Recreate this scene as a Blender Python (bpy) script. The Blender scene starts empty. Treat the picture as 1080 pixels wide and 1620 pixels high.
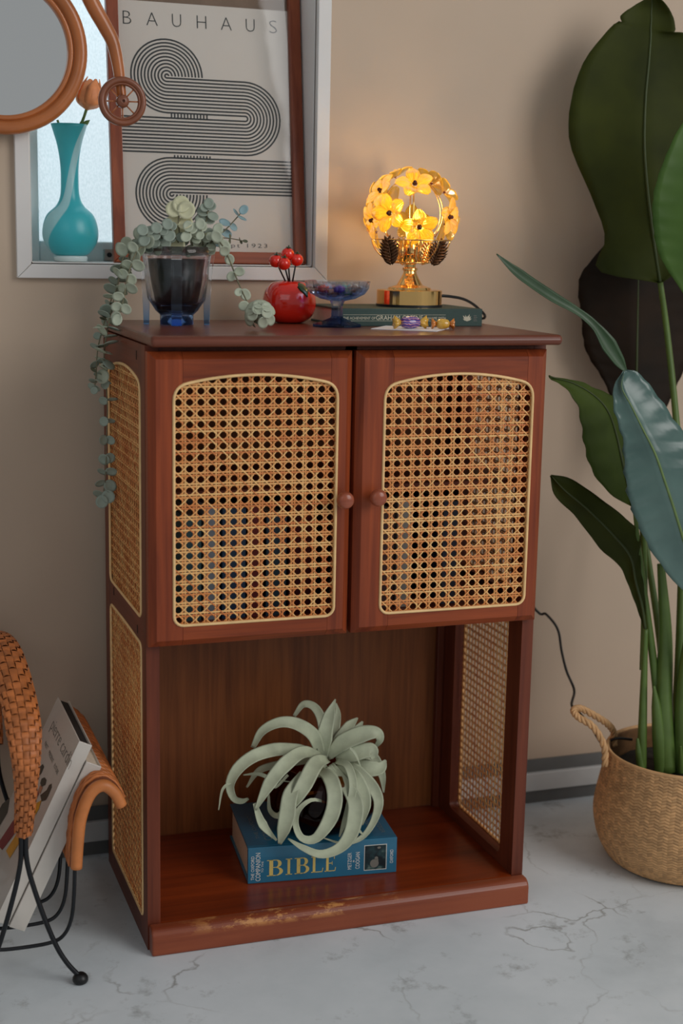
import bpy, bmesh, math, random
from mathutils import Vector, Matrix, Euler, Quaternion
random.seed(7)
PI = math.pi
C = bpy.context.scene.collection
sc = bpy.context.scene

# ------------------------------------------------------------------ camera
CAM = Vector((-0.37904, -1.88508, 0.99313))
FPX = 2300.07
CR = Vector((0.945515, -0.324990, 0.019552))     # right
CU = Vector((0.041811, 0.180760, 0.982638))      # up
CF = Vector((0.322882, 0.928282, -0.184499))     # forward
cd = bpy.data.cameras.new('camera'); cam = bpy.data.objects.new('camera', cd); C.objects.link(cam)
cam.matrix_world = Matrix(((CR.x, CU.x, -CF.x, CAM.x), (CR.y, CU.y, -CF.y, CAM.y), (CR.z, CU.z, -CF.z, CAM.z), (0, 0, 0, 1)))
cd.sensor_fit = 'VERTICAL'; cd.sensor_height = 36.0; cd.sensor_width = 24.0; cd.lens = FPX / 1620 * 36
cd.clip_start = 0.05
cd.dof.use_dof = True; cd.dof.focus_distance = 2.10; cd.dof.aperture_fstop = 3.4
sc.camera = cam

# ------------------------------------------------------------------ world, daylight, exposure
w = bpy.data.worlds.new('world'); sc.world = w; w.use_nodes = True
bg = w.node_tree.nodes['Background']; bg.inputs[0].default_value = (0.93, 0.97, 1.0, 1); bg.inputs[1].default_value = 0.28
def area(name, loc, target, sx, sy, power, col):
    l = bpy.data.lights.new(name, 'AREA'); l.shape = 'RECTANGLE'; l.size = sx; l.size_y = sy; l.energy = power; l.color = col
    o = bpy.data.objects.new(name, l); C.objects.link(o); o.location = loc
    o.rotation_euler = (Vector(target) - Vector(loc)).to_track_quat('-Z', 'Y').to_euler()
    return o
area('shop_window_daylight', (2.2, -2.6, 2.1), (0.3, 0.0, 0.6), 1.8, 2.0, 48, (1.0, 0.975, 0.95))   # big window behind the camera, right
area('rear_daylight', (-1.8, -3.0, 2.4), (0.2, 0.0, 0.5), 2.0, 1.6, 7, (0.93, 0.97, 1.0))            # weak cool light from behind the camera, left
area('outside_daylight', (0.1, 1.3, 1.5), (0.1, 0.45, 1.15), 1.2, 1.2, 13, (0.86, 0.94, 1.0))         # daylight behind the frosted window
sc.view_settings.view_transform = 'Standard'; sc.view_settings.look = 'None'
sc.view_settings.exposure = 0.0; sc.view_settings.gamma = 1.0; sc.view_settings.use_curve_mapping = False

# ------------------------------------------------------------------ helpers
def ray(u, v):
    return CR * ((u - 540) / FPX) - CU * ((v - 810) / FPX) + CF
def P(u, v, Y):                                   # point at photograph position (u, v), standing at depth Y
    d = ray(u, v); return CAM + d * ((Y - CAM.y) / d.y)
def PZ(u, v, Z):
    d = ray(u, v); return CAM + d * ((Z - CAM.z) / d.z)
def PX(u, v, X):
    d = ray(u, v); return CAM + d * ((X - CAM.x) / d.x)
WM = {}
def put(o, parent=None, world=None):
    W_ = world or Matrix.Identity(4)
    C.objects.link(o); WM[o.name] = W_.copy()
    if parent is not None:
        o.parent = parent; o.matrix_parent_inverse = WM[parent.name].inverted()
    o.matrix_basis = W_
    return o
def mk(name, verts, faces, smooth=False):
    me = bpy.data.meshes.new(name); me.from_pydata([tuple(v) for v in verts], [], faces)
    bm = bmesh.new(); bm.from_mesh(me); bmesh.ops.recalc_face_normals(bm, faces=bm.faces); bm.to_mesh(me); bm.free()
    if smooth:
        me.polygons.foreach_set('use_smooth', [True] * len(me.polygons))
    me.update(); return me
def obj(name, vf, mat, parent=None, smooth=False, world=None, kind=None):
    me = vf if isinstance(vf, bpy.types.Mesh) else mk(name, vf[0], vf[1], smooth)
    if mat is not None and not me.materials: me.materials.append(mat)
    o = bpy.data.objects.new(name, me); put(o, parent, world)
    if kind: o['kind'] = kind
    return o
def tag(o, label=None, cat=None, group=None, kind=None):
    if label: o['label'] = label
    if cat: o['category'] = cat
    if group: o['group'] = group
    if kind: o['kind'] = kind
    return o
def thing(name, label, cat, loc=(0, 0, 0), group=None, kind=None):
    o = bpy.data.objects.new(name, None); o.empty_display_size = 0.02
    put(o, None, Matrix.Translation(Vector(loc)))
    return tag(o, label, cat, group, kind)
def join(*vfs):
    V, F = [], []
    for v, f in vfs:
        n = len(V); V += list(v); F += [tuple(i + n for i in q) for q in f]
    return V, F
def boxvf(x0, x1, y0, y1, z0, z1):
    V = [Vector((x, y, z)) for x in (x0, x1) for y in (y0, y1) for z in (z0, z1)]
    return V, [(0, 1, 3, 2), (4, 6, 7, 5), (0, 4, 5, 1), (2, 3, 7, 6), (0, 2, 6, 4), (1, 5, 7, 3)]
def bevel(o, wdt=0.002, seg=2):
    m = o.modifiers.new('bevel', 'BEVEL'); m.width = wdt; m.segments = seg; m.limit_method = 'ANGLE'; m.angle_limit = 0.6
    return o
def box(name, x0, x1, y0, y1, z0, z1, mat, parent=None, bev=0.0, kind=None):
    o = obj(name, boxvf(x0, x1, y0, y1, z0, z1), mat, parent, kind=kind)
    if bev: bevel(o, bev)
    return o
def catmull(pts, n):
    pts = [Vector(p) for p in pts]
    if len(pts) == 2:
        return [pts[0].lerp(pts[1], i / n) for i in range(n + 1)]
    ext = [pts[0] * 2 - pts[1]] + pts + [pts[-1] * 2 - pts[-2]]
    out = []; m = len(pts) - 1
    for i in range(n + 1):
        t = i / n * m; k = min(int(t), m - 1); f = t - k
        p0, p1, p2, p3 = ext[k:k + 4]
        out.append(0.5 * ((2 * p1) + (p2 - p0) * f + (2 * p0 - 5 * p1 + 4 * p2 - p3) * f * f + (3 * p1 - p0 - 3 * p2 + p3) * f ** 3))
    return out
def lin(vals, t):
    x = t * (len(vals) - 1); k = min(int(x), len(vals) - 2) if len(vals) > 1 else 0
    return vals[0] if len(vals) == 1 else vals[k] + (vals[k + 1] - vals[k]) * (x - k)
def tube(pts, r, n=8, closed=False, seg=None, caps=True):
    if seg: pts = catmull(pts, seg)
    pts = [Vector(p) for p in pts]; m = len(pts); V, F = [], []
    rs = r if isinstance(r, (list, tuple)) else [r]
    nrm = None
    for i, p in enumerate(pts):
        a = pts[(i - 1) % m] if (closed or i > 0) else p
        b = pts[(i + 1) % m] if (closed or i < m - 1) else p
        t = (b - a).normalized()
        if nrm is None:
            nrm = t.orthogonal().normalized()
        else:
            nrm = (nrm - t * nrm.dot(t))
            nrm = nrm.normalized() if nrm.length > 1e-6 else t.orthogonal().normalized()
        bn = t.cross(nrm); rr = lin(rs, i / max(1, m - 1))
        V += [p + (nrm * math.cos(2 * PI * k / n) + bn * math.sin(2 * PI * k / n)) * rr for k in range(n)]
    for i in range(m if closed else m - 1):
        j = (i + 1) % m
        F += [(i * n + k, i * n + (k + 1) % n, j * n + (k + 1) % n, j * n + k) for k in range(n)]
    if caps and not closed:
        F.append(tuple(range(n))[::-1]); F.append(tuple((m - 1) * n + k for k in range(n)))
    return V, F
def lathe(prof, n=32, c=(0, 0, 0), rot=0.0, sx=1.0, sy=1.0):
    V, F = [], []; c = Vector(c); m = len(prof)
    for r, z in prof:
        r = max(r, 1e-5)
        V += [c + Vector((r * sx * math.cos(rot + 2 * PI * k / n), r * sy * math.sin(rot + 2 * PI * k / n), z)) for k in range(n)]
    for i in range(m - 1):
        F += [(i * n + k, i * n + (k + 1) % n, (i + 1) * n + (k + 1) % n, (i + 1) * n + k) for k in range(n)]
    if prof[0][0] > 2e-5: F.append(tuple(range(n))[::-1])
    if prof[-1][0] > 2e-5: F.append(tuple((m - 1) * n + k for k in range(n)))
    return V, F
def smoothprof(pr, n):
    return [(max(p.x, 0), p.y) for p in catmull([Vector((a, b, 0)) for a, b in pr], n)]
def strap(pts, widths, out, seg=24, th=0.0015, cup=0.15, nx=5):
    """a leaf blade: lens-shaped cross-section swept along pts; out = way the face looks"""
    pts = catmull(pts, seg); V, F = [], []; m = len(pts); out = Vector(out)
    loop = 2 * nx - 2
    for i, p in enumerate(pts):
        t = (pts[min(i + 1, m - 1)] - pts[max(i - 1, 0)]).normalized()
        b = t.cross(out)
        b = b.normalized() if b.length > 1e-4 else t.orthogonal().normalized()
        nn = b.cross(t).normalized(); wd = lin(widths, i / (m - 1)) / 2
        row = []
        for k in range(nx):
            x = -1 + 2 * k / (nx - 1)
            row.append(p + b * x * wd + nn * (cup * wd * x * x + th / 2 * (1 - x * x) + 0.0001))
        for k in range(nx - 2, 0, -1):
            x = -1 + 2 * k / (nx - 1)
            row.append(p + b * x * wd + nn * (cup * wd * x * x - th / 2 * (1 - x * x) - 0.0001))
        V += row
    for i in range(m - 1):
        F += [(i * loop + k, i * loop + (k + 1) % loop, (i + 1) * loop + (k + 1) % loop, (i + 1) * loop + k) for k in range(loop)]
    F.append(tuple(range(loop))); F.append(tuple((m - 1) * loop + k for k in range(loop)))
    return V, F
def sphere(c, r, nu=12, nv=8, sx=1, sy=1, sz=1):
    c = Vector(c); V = [c + Vector((0, 0, r * sz))]; F = []
    for j in range(1, nv):
        a = PI * j / nv
        V += [c + Vector((r * sx * math.sin(a) * math.cos(2 * PI * k / nu), r * sy * math.sin(a) * math.sin(2 * PI * k / nu), r * sz * math.cos(a))) for k in range(nu)]
    V.append(c - Vector((0, 0, r * sz)))
    F += [(0, 1 + k, 1 + (k + 1) % nu) for k in range(nu)]
    for j in range(nv - 2):
        F += [(1 + j * nu + k, 1 + (j + 1) * nu + k, 1 + (j + 1) * nu + (k + 1) % nu, 1 + j * nu + (k + 1) % nu) for k in range(nu)]
    L = len(V) - 1; s = 1 + (nv - 2) * nu
    F += [(L, s + (k + 1) % nu, s + k) for k in range(nu)]
    return V, F
def basis(n, d, pos=(0, 0, 0), s=1.0):            # matrix: local Z = n, local Y ~ d
    z = Vector(n).normalized(); y = Vector(d); y = (y - z * y.dot(z))
    y = y.normalized() if y.length > 1e-5 else z.orthogonal().normalized()
    x = y.cross(z)
    return Matrix(((x.x * s, y.x * s, z.x * s, pos[0]), (x.y * s, y.y * s, z.y * s, pos[1]), (x.z * s, y.z * s, z.z * s, pos[2]), (0, 0, 0, 1)))
def text2d(s, size, thin=0.0, align='LEFT', space=1.0):
    cu = bpy.data.curves.new('t', 'FONT'); cu.body = s; cu.size = size; cu.align_x = align; cu.offset = thin; cu.space_character = space
    cu.resolution_u = 3
    o = bpy.data.objects.new('t', cu); me = bpy.data.meshes.new_from_object(o)
    V = [v.co.copy() for v in me.vertices]; F = [tuple(p.vertices) for p in me.polygons]
    bpy.data.objects.remove(o); bpy.data.curves.remove(cu); bpy.data.meshes.remove(me)
    return V, F
def fit(vf, x0, x1, y0, y1):                      # stretch a flat drawing into a rectangle
    V, F = vf
    a = min(v.x for v in V); b = max(v.x for v in V); c = min(v.y for v in V); d = max(v.y for v in V)
    return [Vector((x0 + (v.x - a) / (b - a) * (x1 - x0), y0 + (v.y - c) / (d - c) * (y1 - y0), 0)) for v in V], F
def rot90(vf, ccw=True):
    return ([Vector((-v.y, v.x, 0)) if ccw else Vector((v.y, -v.x, 0)) for v in vf[0]], vf[1])
def onto(vf, O, eu, ev, lift=0.0):
    O, eu, ev = Vector(O), Vector(eu).normalized(), Vector(ev).normalized(); n = eu.cross(ev)
    return [O + eu * v.x + ev * v.y + n * lift for v in vf[0]], vf[1]
def rect2(x0, x1, y0, y1):
    return [Vector((x0, y0, 0)), Vector((x1, y0, 0)), Vector((x1, y1, 0)), Vector((x0, y1, 0))], [(0, 1, 2, 3)]

# ------------------------------------------------------------------ materials
def S(r, g, b):
    f = lambda c: (c / 255 / 12.92) if c / 255 <= 0.04045 else ((c / 255 + 0.055) / 1.055) ** 2.4
    return (f(r), f(g), f(b), 1)
def base(name):
    m = bpy.data.materials.new(name); m.use_nodes = True; nt = m.node_tree
    return m, nt, nt.nodes['Principled BSDF']
def node(nt, t, **kw):
    n = nt.nodes.new(t)
    for k, v in kw.items():
        if k in n.inputs: n.inputs[k].default_value = v
        else: setattr(n, k, v)
    return n
def ramp(nt, src, stops):
    r = nt.nodes.new('ShaderNodeValToRGB'); e = r.color_ramp.elements
    while len(e) < len(stops): e.new(0.5)
    for i, (p, c) in enumerate(stops):
        e[i].position = p; e[i].color = c
    nt.links.new(src, r.inputs[0]); return r
def coords(nt, scale=(1, 1, 1), kind='Object', rot=(0, 0, 0)):
    tc = nt.nodes.new('ShaderNodeTexCoord'); mp = nt.nodes.new('ShaderNodeMapping')
    mp.inputs['Scale'].default_value = scale; mp.inputs['Rotation'].default_value = rot
    nt.links.new(tc.outputs[kind], mp.inputs[0]); return mp.outputs[0]
def bump(nt, b, src, strength=0.2, dist=0.002):
    n = node(nt, 'ShaderNodeBump', Strength=strength, Distance=dist); nt.links.new(src, n.inputs['Height']); nt.links.new(n.outputs[0], b.inputs['Normal'])
def plain(name, col, rough=0.5, metal=0.0, var=0.12, scale=40, island=0.0, spec=0.5, bmp=0.0, coat=0.0):
    m, nt, b = base(name)
    b.inputs['Roughness'].default_value = rough; b.inputs['Metallic'].default_value = metal
    b.inputs['Specular IOR Level'].default_value = spec; b.inputs['Coat Weight'].default_value = coat
    nz = node(nt, 'ShaderNodeTexNoise', Scale=scale, Detail=4.0); nt.links.new(coords(nt), nz.inputs['Vector'])
    lo = tuple(c * (1 - var) for c in col[:3]) + (1,); hi = tuple(min(1, c * (1 + var)) for c in col[:3]) + (1,)
    r = ramp(nt, nz.outputs[0], [(0.3, lo), (0.7, hi)]); src = r.outputs[0]
    if island:
        g = nt.nodes.new('ShaderNodeNewGeometry'); h = nt.nodes.new('ShaderNodeHueSaturation')
        mr = node(nt, 'ShaderNodeMapRange'); mr.inputs['To Min'].default_value = 1 - island; mr.inputs['To Max'].default_value = 1 + island
        nt.links.new(g.outputs['Random Per Island'], mr.inputs['Value']); nt.links.new(mr.outputs[0], h.inputs['Value'])
        nt.links.new(src, h.inputs['Color']); src = h.outputs[0]
    nt.links.new(src, b.inputs['Base Color'])
    if bmp: bump(nt, b, nz.outputs[0], bmp)
    return m
def wood(name, c1, c2, axis='z', rough=0.42, fine=90, coat=0.06, worn=None):
    m, nt, b = base(name); b.inputs['Roughness'].default_value = rough; b.inputs['Coat Weight'].default_value = coat; b.inputs['Coat Roughness'].default_value = 0.25; b.inputs['Specular IOR Level'].default_value = 0.3
    k = {'x': 0, 'y': 1, 'z': 2}[axis]; s = [1, 1, 1]; s[k] = 0.045
    a = node(nt, 'ShaderNodeTexNoise', Scale=float(fine), Detail=6.0, Roughness=0.6, Distortion=0.4)
    nt.links.new(coords(nt, tuple(s)), a.inputs['Vector'])
    s2 = [1, 1, 1]; s2[k] = 0.3
    c = node(nt, 'ShaderNodeTexNoise', Scale=9.0, Detail=2.0); nt.links.new(coords(nt, tuple(s2)), c.inputs['Vector'])
    mx = node(nt, 'ShaderNodeMath', operation='MULTIPLY_ADD'); mx.inputs[1].default_value = 0.55
    nt.links.new(a.outputs[0], mx.inputs[0])
    m2 = node(nt, 'ShaderNodeMath', operation='MULTIPLY'); m2.inputs[1].default_value = 0.45; nt.links.new(c.outputs[0], m2.inputs[0]); nt.links.new(m2.outputs[0], mx.inputs[2])
    r = ramp(nt, mx.outputs[0], [(0.34, c1), (0.64, c2)]); src = r.outputs[0]
    if worn:
        wn = node(nt, 'ShaderNodeTexNoise', Scale=26.0, Detail=8.0, Roughness=0.75); nt.links.new(coords(nt, (0.45, 1, 1)), wn.inputs['Vector'])
        wr0 = ramp(nt, wn.outputs[0], [(0.50, (0, 0, 0, 1)), (0.56, (1, 1, 1, 1))])
        tc = nt.nodes.new('ShaderNodeTexCoord'); sp = nt.nodes.new('ShaderNodeSeparateXYZ'); nt.links.new(tc.outputs['Object'], sp.inputs[0])
        zr = ramp(nt, sp.outputs[2], [(0.024, (0, 0, 0, 1)), (0.031, (1, 1, 1, 1))]); xr = ramp(nt, sp.outputs[0], [(0.04, (0, 0, 0, 1)), (0.12, (1, 1, 1, 1)), (0.30, (1, 1, 1, 1)), (0.40, (0, 0, 0, 1))])
        w1 = node(nt, 'ShaderNodeMath', operation='MULTIPLY'); nt.links.new(zr.outputs[0], w1.inputs[0]); nt.links.new(xr.outputs[0], w1.inputs[1])
        wr = node(nt, 'ShaderNodeMath', operation='MULTIPLY'); nt.links.new(w1.outputs[0], wr.inputs[0]); nt.links.new(wr0.outputs[0], wr.inputs[1])
        x = node(nt, 'ShaderNodeMix', data_type='RGBA'); nt.links.new(wr.outputs[0], x.inputs[0]); nt.links.new(src, x.inputs[6]); x.inputs[7].default_value = worn
        src = x.outputs[2]
    nt.links.new(src, b.inputs['Base Color']); bump(nt, b, a.outputs[0], 0.12, 0.001)
    return m
def glass(name, col, rough=0.0, ior=1.45, trans=1.0):
    m, nt, b = base(name); b.inputs['Base Color'].default_value = col; b.inputs['Transmission Weight'].default_value = trans
    b.inputs['Roughness'].default_value = rough; b.inputs['IOR'].default_value = ior
    nz = node(nt, 'ShaderNodeTexNoise', Scale=30.0); bump(nt, b, nz.outputs[0], 0.03, 0.001)
    return m
M = {}
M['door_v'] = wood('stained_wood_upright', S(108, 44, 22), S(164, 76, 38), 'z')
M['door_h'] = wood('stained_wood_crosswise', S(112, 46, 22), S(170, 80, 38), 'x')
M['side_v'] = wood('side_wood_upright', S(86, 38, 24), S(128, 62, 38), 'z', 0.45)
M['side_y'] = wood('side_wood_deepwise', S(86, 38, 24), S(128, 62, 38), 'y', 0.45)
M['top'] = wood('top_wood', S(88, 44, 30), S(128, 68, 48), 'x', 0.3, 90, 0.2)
M['shelf'] = wood('shelf_wood', S(98, 33, 11), S(146, 58, 20), 'x', 0.28, 60, 0.25)
M['plinth'] = wood('plinth_wood', S(116, 48, 26), S(148, 70, 40), 'x', 0.34, 60, 0.3)
M['plinth_worn'] = wood('worn_plinth_wood', S(112, 46, 26), S(150, 76, 46), 'x', 0.34, 60, 0.3, S(205, 140, 80))
M['back'] = wood('veneer_back', S(106, 57, 27), S(150, 88, 45), 'z', 0.5, 120, 0.05)
def cane_mat():
    m, nt, b = base('cane'); b.inputs['Roughness'].default_value = 0.42
    nz = node(nt, 'ShaderNodeTexNoise', Scale=190.0, Detail=3.0); nt.links.new(coords(nt), nz.inputs['Vector'])
    g = nt.nodes.new('ShaderNodeNewGeometry')
    x = node(nt, 'ShaderNodeMath', operation='MULTIPLY_ADD'); x.inputs[1].default_value = 0.62; nt.links.new(g.outputs['Random Per Island'], x.inputs[0])
    y = node(nt, 'ShaderNodeMath', operation='MULTIPLY'); y.inputs[1].default_value = 0.42; nt.links.new(nz.outputs[0], y.inputs[0]); nt.links.new(y.outputs[0], x.inputs[2])
    nt.links.new(ramp(nt, x.outputs[0], [(0.15, S(196, 104, 48)), (0.45, S(228, 150, 82)), (0.8, S(246, 196, 126))]).outputs[0], b.inputs['Base Color']); return m
M['cane'] = cane_mat()
M['cane_trim'] = plain('cane_trim', S(244, 202, 142), 0.4, 0, 0.1, 60)
M['knob'] = wood('knob_wood', S(112, 50, 34), S(160, 84, 58), 'x', 0.25, 70, 0.4)
M['hole'] = plain('dark_recess', S(22, 14, 10), 0.9)
M['white_trim'] = plain('white_painted_wood', S(226, 222, 218), 0.45, 0, 0.04, 8)
M['sash'] = plain('window_sash_paint', S(232, 238, 238), 0.45, 0, 0.04, 8)
M['black'] = plain('black_plastic', S(16, 16, 17), 0.4)
M['wire'] = plain('black_iron_wire', S(26, 28, 32), 0.38, 0.3)
M['gold'] = plain('polished_gold_metal', S(255, 205, 130), 0.13, 1.0, 0.03)
M['bronze'] = plain('dark_bronze', S(92, 62, 40), 0.3, 0.85, 0.25, 200)
M['paper'] = plain('page_paper', S(222, 206, 184), 0.8, 0, 0.06, 200)
M['print_white'] = plain('white_print_ink', S(228, 226, 218), 0.6, 0, 0.03)
M['print_gold'] = plain('gold_print_ink', S(232, 206, 120), 0.45, 0.1, 0.06)
M['print_dark'] = plain('dark_print_ink', S(18, 36, 34), 0.6, 0, 0.03)
M['print_grey'] = plain('grey_print_ink', S(120, 116, 108), 0.6, 0, 0.03)

# ================================================================== the setting
YW = 0.35
def floor_mat():
    m, nt, b = base('worn_concrete'); b.inputs['Roughness'].default_value = 0.55
    co = coords(nt)
    n1 = node(nt, 'ShaderNodeTexNoise', Scale=2.6, Detail=8.0, Roughness=0.62); nt.links.new(co, n1.inputs['Vector'])
    r1 = ramp(nt, n1.outputs[0], [(0.28, S(186, 194, 198)), (0.5, S(218, 226, 230)), (0.75, S(236, 242, 246))])
    n2 = node(nt, 'ShaderNodeTexNoise', Scale=13.0, Detail=9.0, Roughness=0.7); nt.links.new(co, n2.inputs['Vector'])
    r2 = ramp(nt, n2.outputs[0], [(0.30, (0.42, 0.41, 0.38, 1)), (0.43, (1, 1, 1, 1))])
    mx = node(nt, 'ShaderNodeMix', data_type='RGBA', blend_type='MULTIPLY'); mx.inputs[0].default_value = 0.75
    nt.links.new(r1.outputs[0], mx.inputs[6]); nt.links.new(r2.outputs[0], mx.inputs[7])
    # cracks: edges of large distorted cells, broken up by noise
    n3 = node(nt, 'ShaderNodeTexNoise', Scale=7.0, Detail=5.0); nt.links.new(co, n3.inputs['Vector'])
    va = node(nt, 'ShaderNodeVectorMath', operation='SCALE'); va.inputs['Scale'].default_value = 0.16; nt.links.new(n3.outputs[1], va.inputs[0])
    vb = node(nt, 'ShaderNodeVectorMath', operation='ADD'); nt.links.new(co, vb.inputs[0]); nt.links.new(va.outputs[0], vb.inputs[1])
    vo = node(nt, 'ShaderNodeTexVoronoi', feature='DISTANCE_TO_EDGE', Scale=4.2); nt.links.new(vb.outputs[0], vo.inputs['Vector'])
    cr = ramp(nt, vo.outputs[0], [(0.0, (0.50, 0.48, 0.45, 1)), (0.010, (1, 1, 1, 1))])
    n4 = node(nt, 'ShaderNodeTexNoise', Scale=5.0, Detail=3.0); nt.links.new(co, n4.inputs['Vector'])
    fm = ramp(nt, n4.outputs[0], [(0.50, (0, 0, 0, 1)), (0.66, (1, 1, 1, 1))])
    m2 = node(nt, 'ShaderNodeMix', data_type='RGBA', blend_type='MULTIPLY'); nt.links.new(fm.outputs[0], m2.inputs[0]); nt.links.new(mx.outputs[2], m2.inputs[6]); nt.links.new(cr.outputs[0], m2.inputs[7])
    nt.links.new(m2.outputs[2], b.inputs['Base Color']); bump(nt, b, n2.outputs[0], 0.15, 0.002)
    return m
M['floor'] = floor_mat()
M['wall'] = plain('cream_wall_paint', S(198, 176, 154), 0.75, 0, 0.03, 5, bmp=0.05)
o = box('floor', -3.5, 4.0, -4.2, YW + 0.02, -0.1, 0.0, M['floor'], kind='structure'); tag(o, 'worn pale grey concrete floor with fine cracks')
# back wall with the window opening
WX0, WX1, WZ0, WZ1 = -0.100, 0.340, 0.949, 1.62
def wall_vf():
    xs = [-3.5, WX0, WX1, 4.0]; zs = [0.0, WZ0, WZ1, 2.7]
    vf = []
    for i in range(3):
        for j in range(3):
            if (i, j) != (1, 1): vf.append(boxvf(xs[i], xs[i + 1], YW, YW + 0.16, zs[j], zs[j + 1]))
    V, F = join(*vf)
    bm = bmesh.new(); vs = [bm.verts.new(v) for v in V]
    for f in F: bm.faces.new([vs[i] for i in f])
    bmesh.ops.remove_doubles(bm, verts=bm.verts, dist=1e-5)
    # drop the inner faces shared by two boxes
    seen = {}
    for f in bm.faces: seen.setdefault(tuple(sorted(v.index for v in f.verts)), []).append(f)
    bm.verts.index_update()
    seen = {}
    for f in bm.faces: seen.setdefault(tuple(sorted(v.index for v in f.verts)), []).append(f)
    bmesh.ops.delete(bm, geom=[f for l in seen.values() if len(l) > 1 for f in l], context='FACES_ONLY')
    me = bpy.data.meshes.new('wall_back'); bmesh.ops.recalc_face_normals(bm, faces=bm.faces); bm.to_mesh(me); bm.free(); return me
tag(obj('wall_back', wall_vf(), M['wall']), 'cream painted wall behind the cabinet', kind='structure')
bb = thing('baseboard_back', 'low stepped grey and white baseboard along the wall foot', None, (0, YW, 0), kind='structure')
M['base_dark'] = plain('dark_grey_skirting', S(104, 104, 102), 0.6, 0, 0.1, 20)
M['base_white'] = plain('pale_skirting', S(206, 206, 204), 0.5, 0, 0.06, 20)
box('baseboard_cap', -3.5, 4.0, YW - 0.004, YW, 0.058, 0.081, M['base_dark'], bb)
box('baseboard_strip', -3.5, 4.0, YW - 0.012, YW, 0.024, 0.058, M['base_white'], bb, 0.002)
box('baseboard_foot', -3.5, 4.0, YW - 0.006, YW, 0.0, 0.024, M['base_dark'], bb)
# window: mitred casing, sashes, frosted panes
win = thing('window_1', 'white cased window with frosted panes above the cabinet', None, (0.12, YW, WZ0), kind='structure')
def casing(name, pts):
    vf = ([Vector((x, YW - 0.012, z)) for x, z in pts] + [Vector((x, YW + 0.002, z)) for x, z in pts], [(0, 1, 2, 3), (7, 6, 5, 4), (0, 4, 5, 1), (1, 5, 6, 2), (2, 6, 7, 3), (3, 7, 4, 0)])
    bevel(obj(name, vf, M['white_trim'], win), 0.0012)
a = 0.021; g = 0.0003
ix0, ix1, iz0, iz1 = WX0 - 0.001, WX1 + 0.001, WZ0 - 0.001, WZ1
casing('casing', [(ix0 - a, iz0 - a), (ix1 + a, iz0 - a), (ix1, iz0 - g), (ix0, iz0 - g)])
casing('casing', [(ix0 - a - g, iz0 - a), (ix0 - g, iz0), (ix0 - g, iz1), (ix0 - a - g, iz1 + a)])
casing('casing', [(ix1 + a + g, iz0 - a), (ix1 + a + g, iz1 + a), (ix1 + g, iz1), (ix1 + g, iz0)])
casing('casing', [(ix0 - a, iz1 + a), (ix0, iz1 + g), (ix1, iz1 + g), (ix1 + a, iz1 + a)])
box('sill', WX0, WX1, YW, YW + 0.16, WZ0 - 0.002, WZ0 + 0.0015, M['white_trim'], win)
box('reveal', WX1 - 0.0015, WX1 + 0.001, YW, YW + 0.16, WZ0, WZ1, M['white_trim'], win)
box('reveal', WX0 - 0.001, WX0 + 0.0015, YW, YW + 0.16, WZ0, WZ1, M['white_trim'], win)
YS = YW + 0.118
for nm, x0, x1, y0 in (('sash_stile', WX0, WX0 + 0.028, YS), ('sash_stile', 0.105, 0.135, YS + 0.004), ('sash_stile', WX1 - 0.03, WX1, YS)):
    bevel(box(nm, x0, x1, y0, y0 + 0.03, WZ0, WZ1, M['sash'], win), 0.002)
box('sash_rail', WX0 + 0.0285, 0.104, YS + 0.006, YS + 0.03, WZ0, WZ0 + 0.032, M['sash'], win, 0.002)
box('sash_rail', 0.136, WX1 - 0.031, YS + 0.006, YS + 0.03, WZ0, WZ0 + 0.032, M['sash'], win, 0.002)
def frost():
    m = bpy.data.materials.new('frosted_glass'); m.use_nodes = True; nt = m.node_tree; nt.nodes.remove(nt.nodes['Principled BSDF'])
    t = nt.nodes.new('ShaderNodeBsdfTranslucent'); gl = nt.nodes.new('ShaderNodeBsdfGlossy'); mx = nt.nodes.new('ShaderNodeMixShader')
    nz = node(nt, 'ShaderNodeTexNoise', Scale=420.0, Detail=3.0); nt.links.new(coords(nt, (1, 1, 0.5)), nz.inputs['Vector'])
    r = ramp(nt, nz.outputs[0], [(0.35, (0.78, 0.84, 0.85, 1)), (0.65, (0.92, 0.96, 0.97, 1))]); nt.links.new(r.outputs[0], t.inputs[0])
    gl.inputs['Roughness'].default_value = 0.25; mx.inputs[0].default_value = 0.08
    nt.links.new(t.outputs[0], mx.inputs[1]); nt.links.new(gl.outputs[0], mx.inputs[2]); nt.links.new(mx.outputs[0], nt.nodes['Material Output'].inputs[0])
    return m
M['frost'] = frost()
box('pane', WX0 + 0.026, 0.107, YS + 0.018, YS + 0.022, WZ0 + 0.03, WZ1, M['frost'], win)
box('pane', 0.133, WX1 - 0.028, YS + 0.014, YS + 0.018, WZ0 + 0.03, WZ1, M['frost'], win)
lt = P(171, 398, YS); M['steel'] = plain('brushed_steel', S(176, 174, 168), 0.35, 0.9)
lo = box('latch', lt.x - 0.007, lt.x + 0.009, YS - 0.004, YS + 0.007, WZ0 + 0.003, WZ0 + 0.021, M['steel'], win, 0.001)
obj('latch_screw', ([v + Vector((lt.x + 0.001, YS - 0.0045, WZ0 + 0.012)) for v in (Matrix.Rotation(PI / 2, 4, 'X') @ q for q in lathe([(0.004, 0), (0.004, 0.002), (0.002, 0.003)], 12)[0])], lathe([(0.004, 0), (0.004, 0.002), (0.002, 0.003)], 12)[1]), M['wire'], lo)

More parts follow.
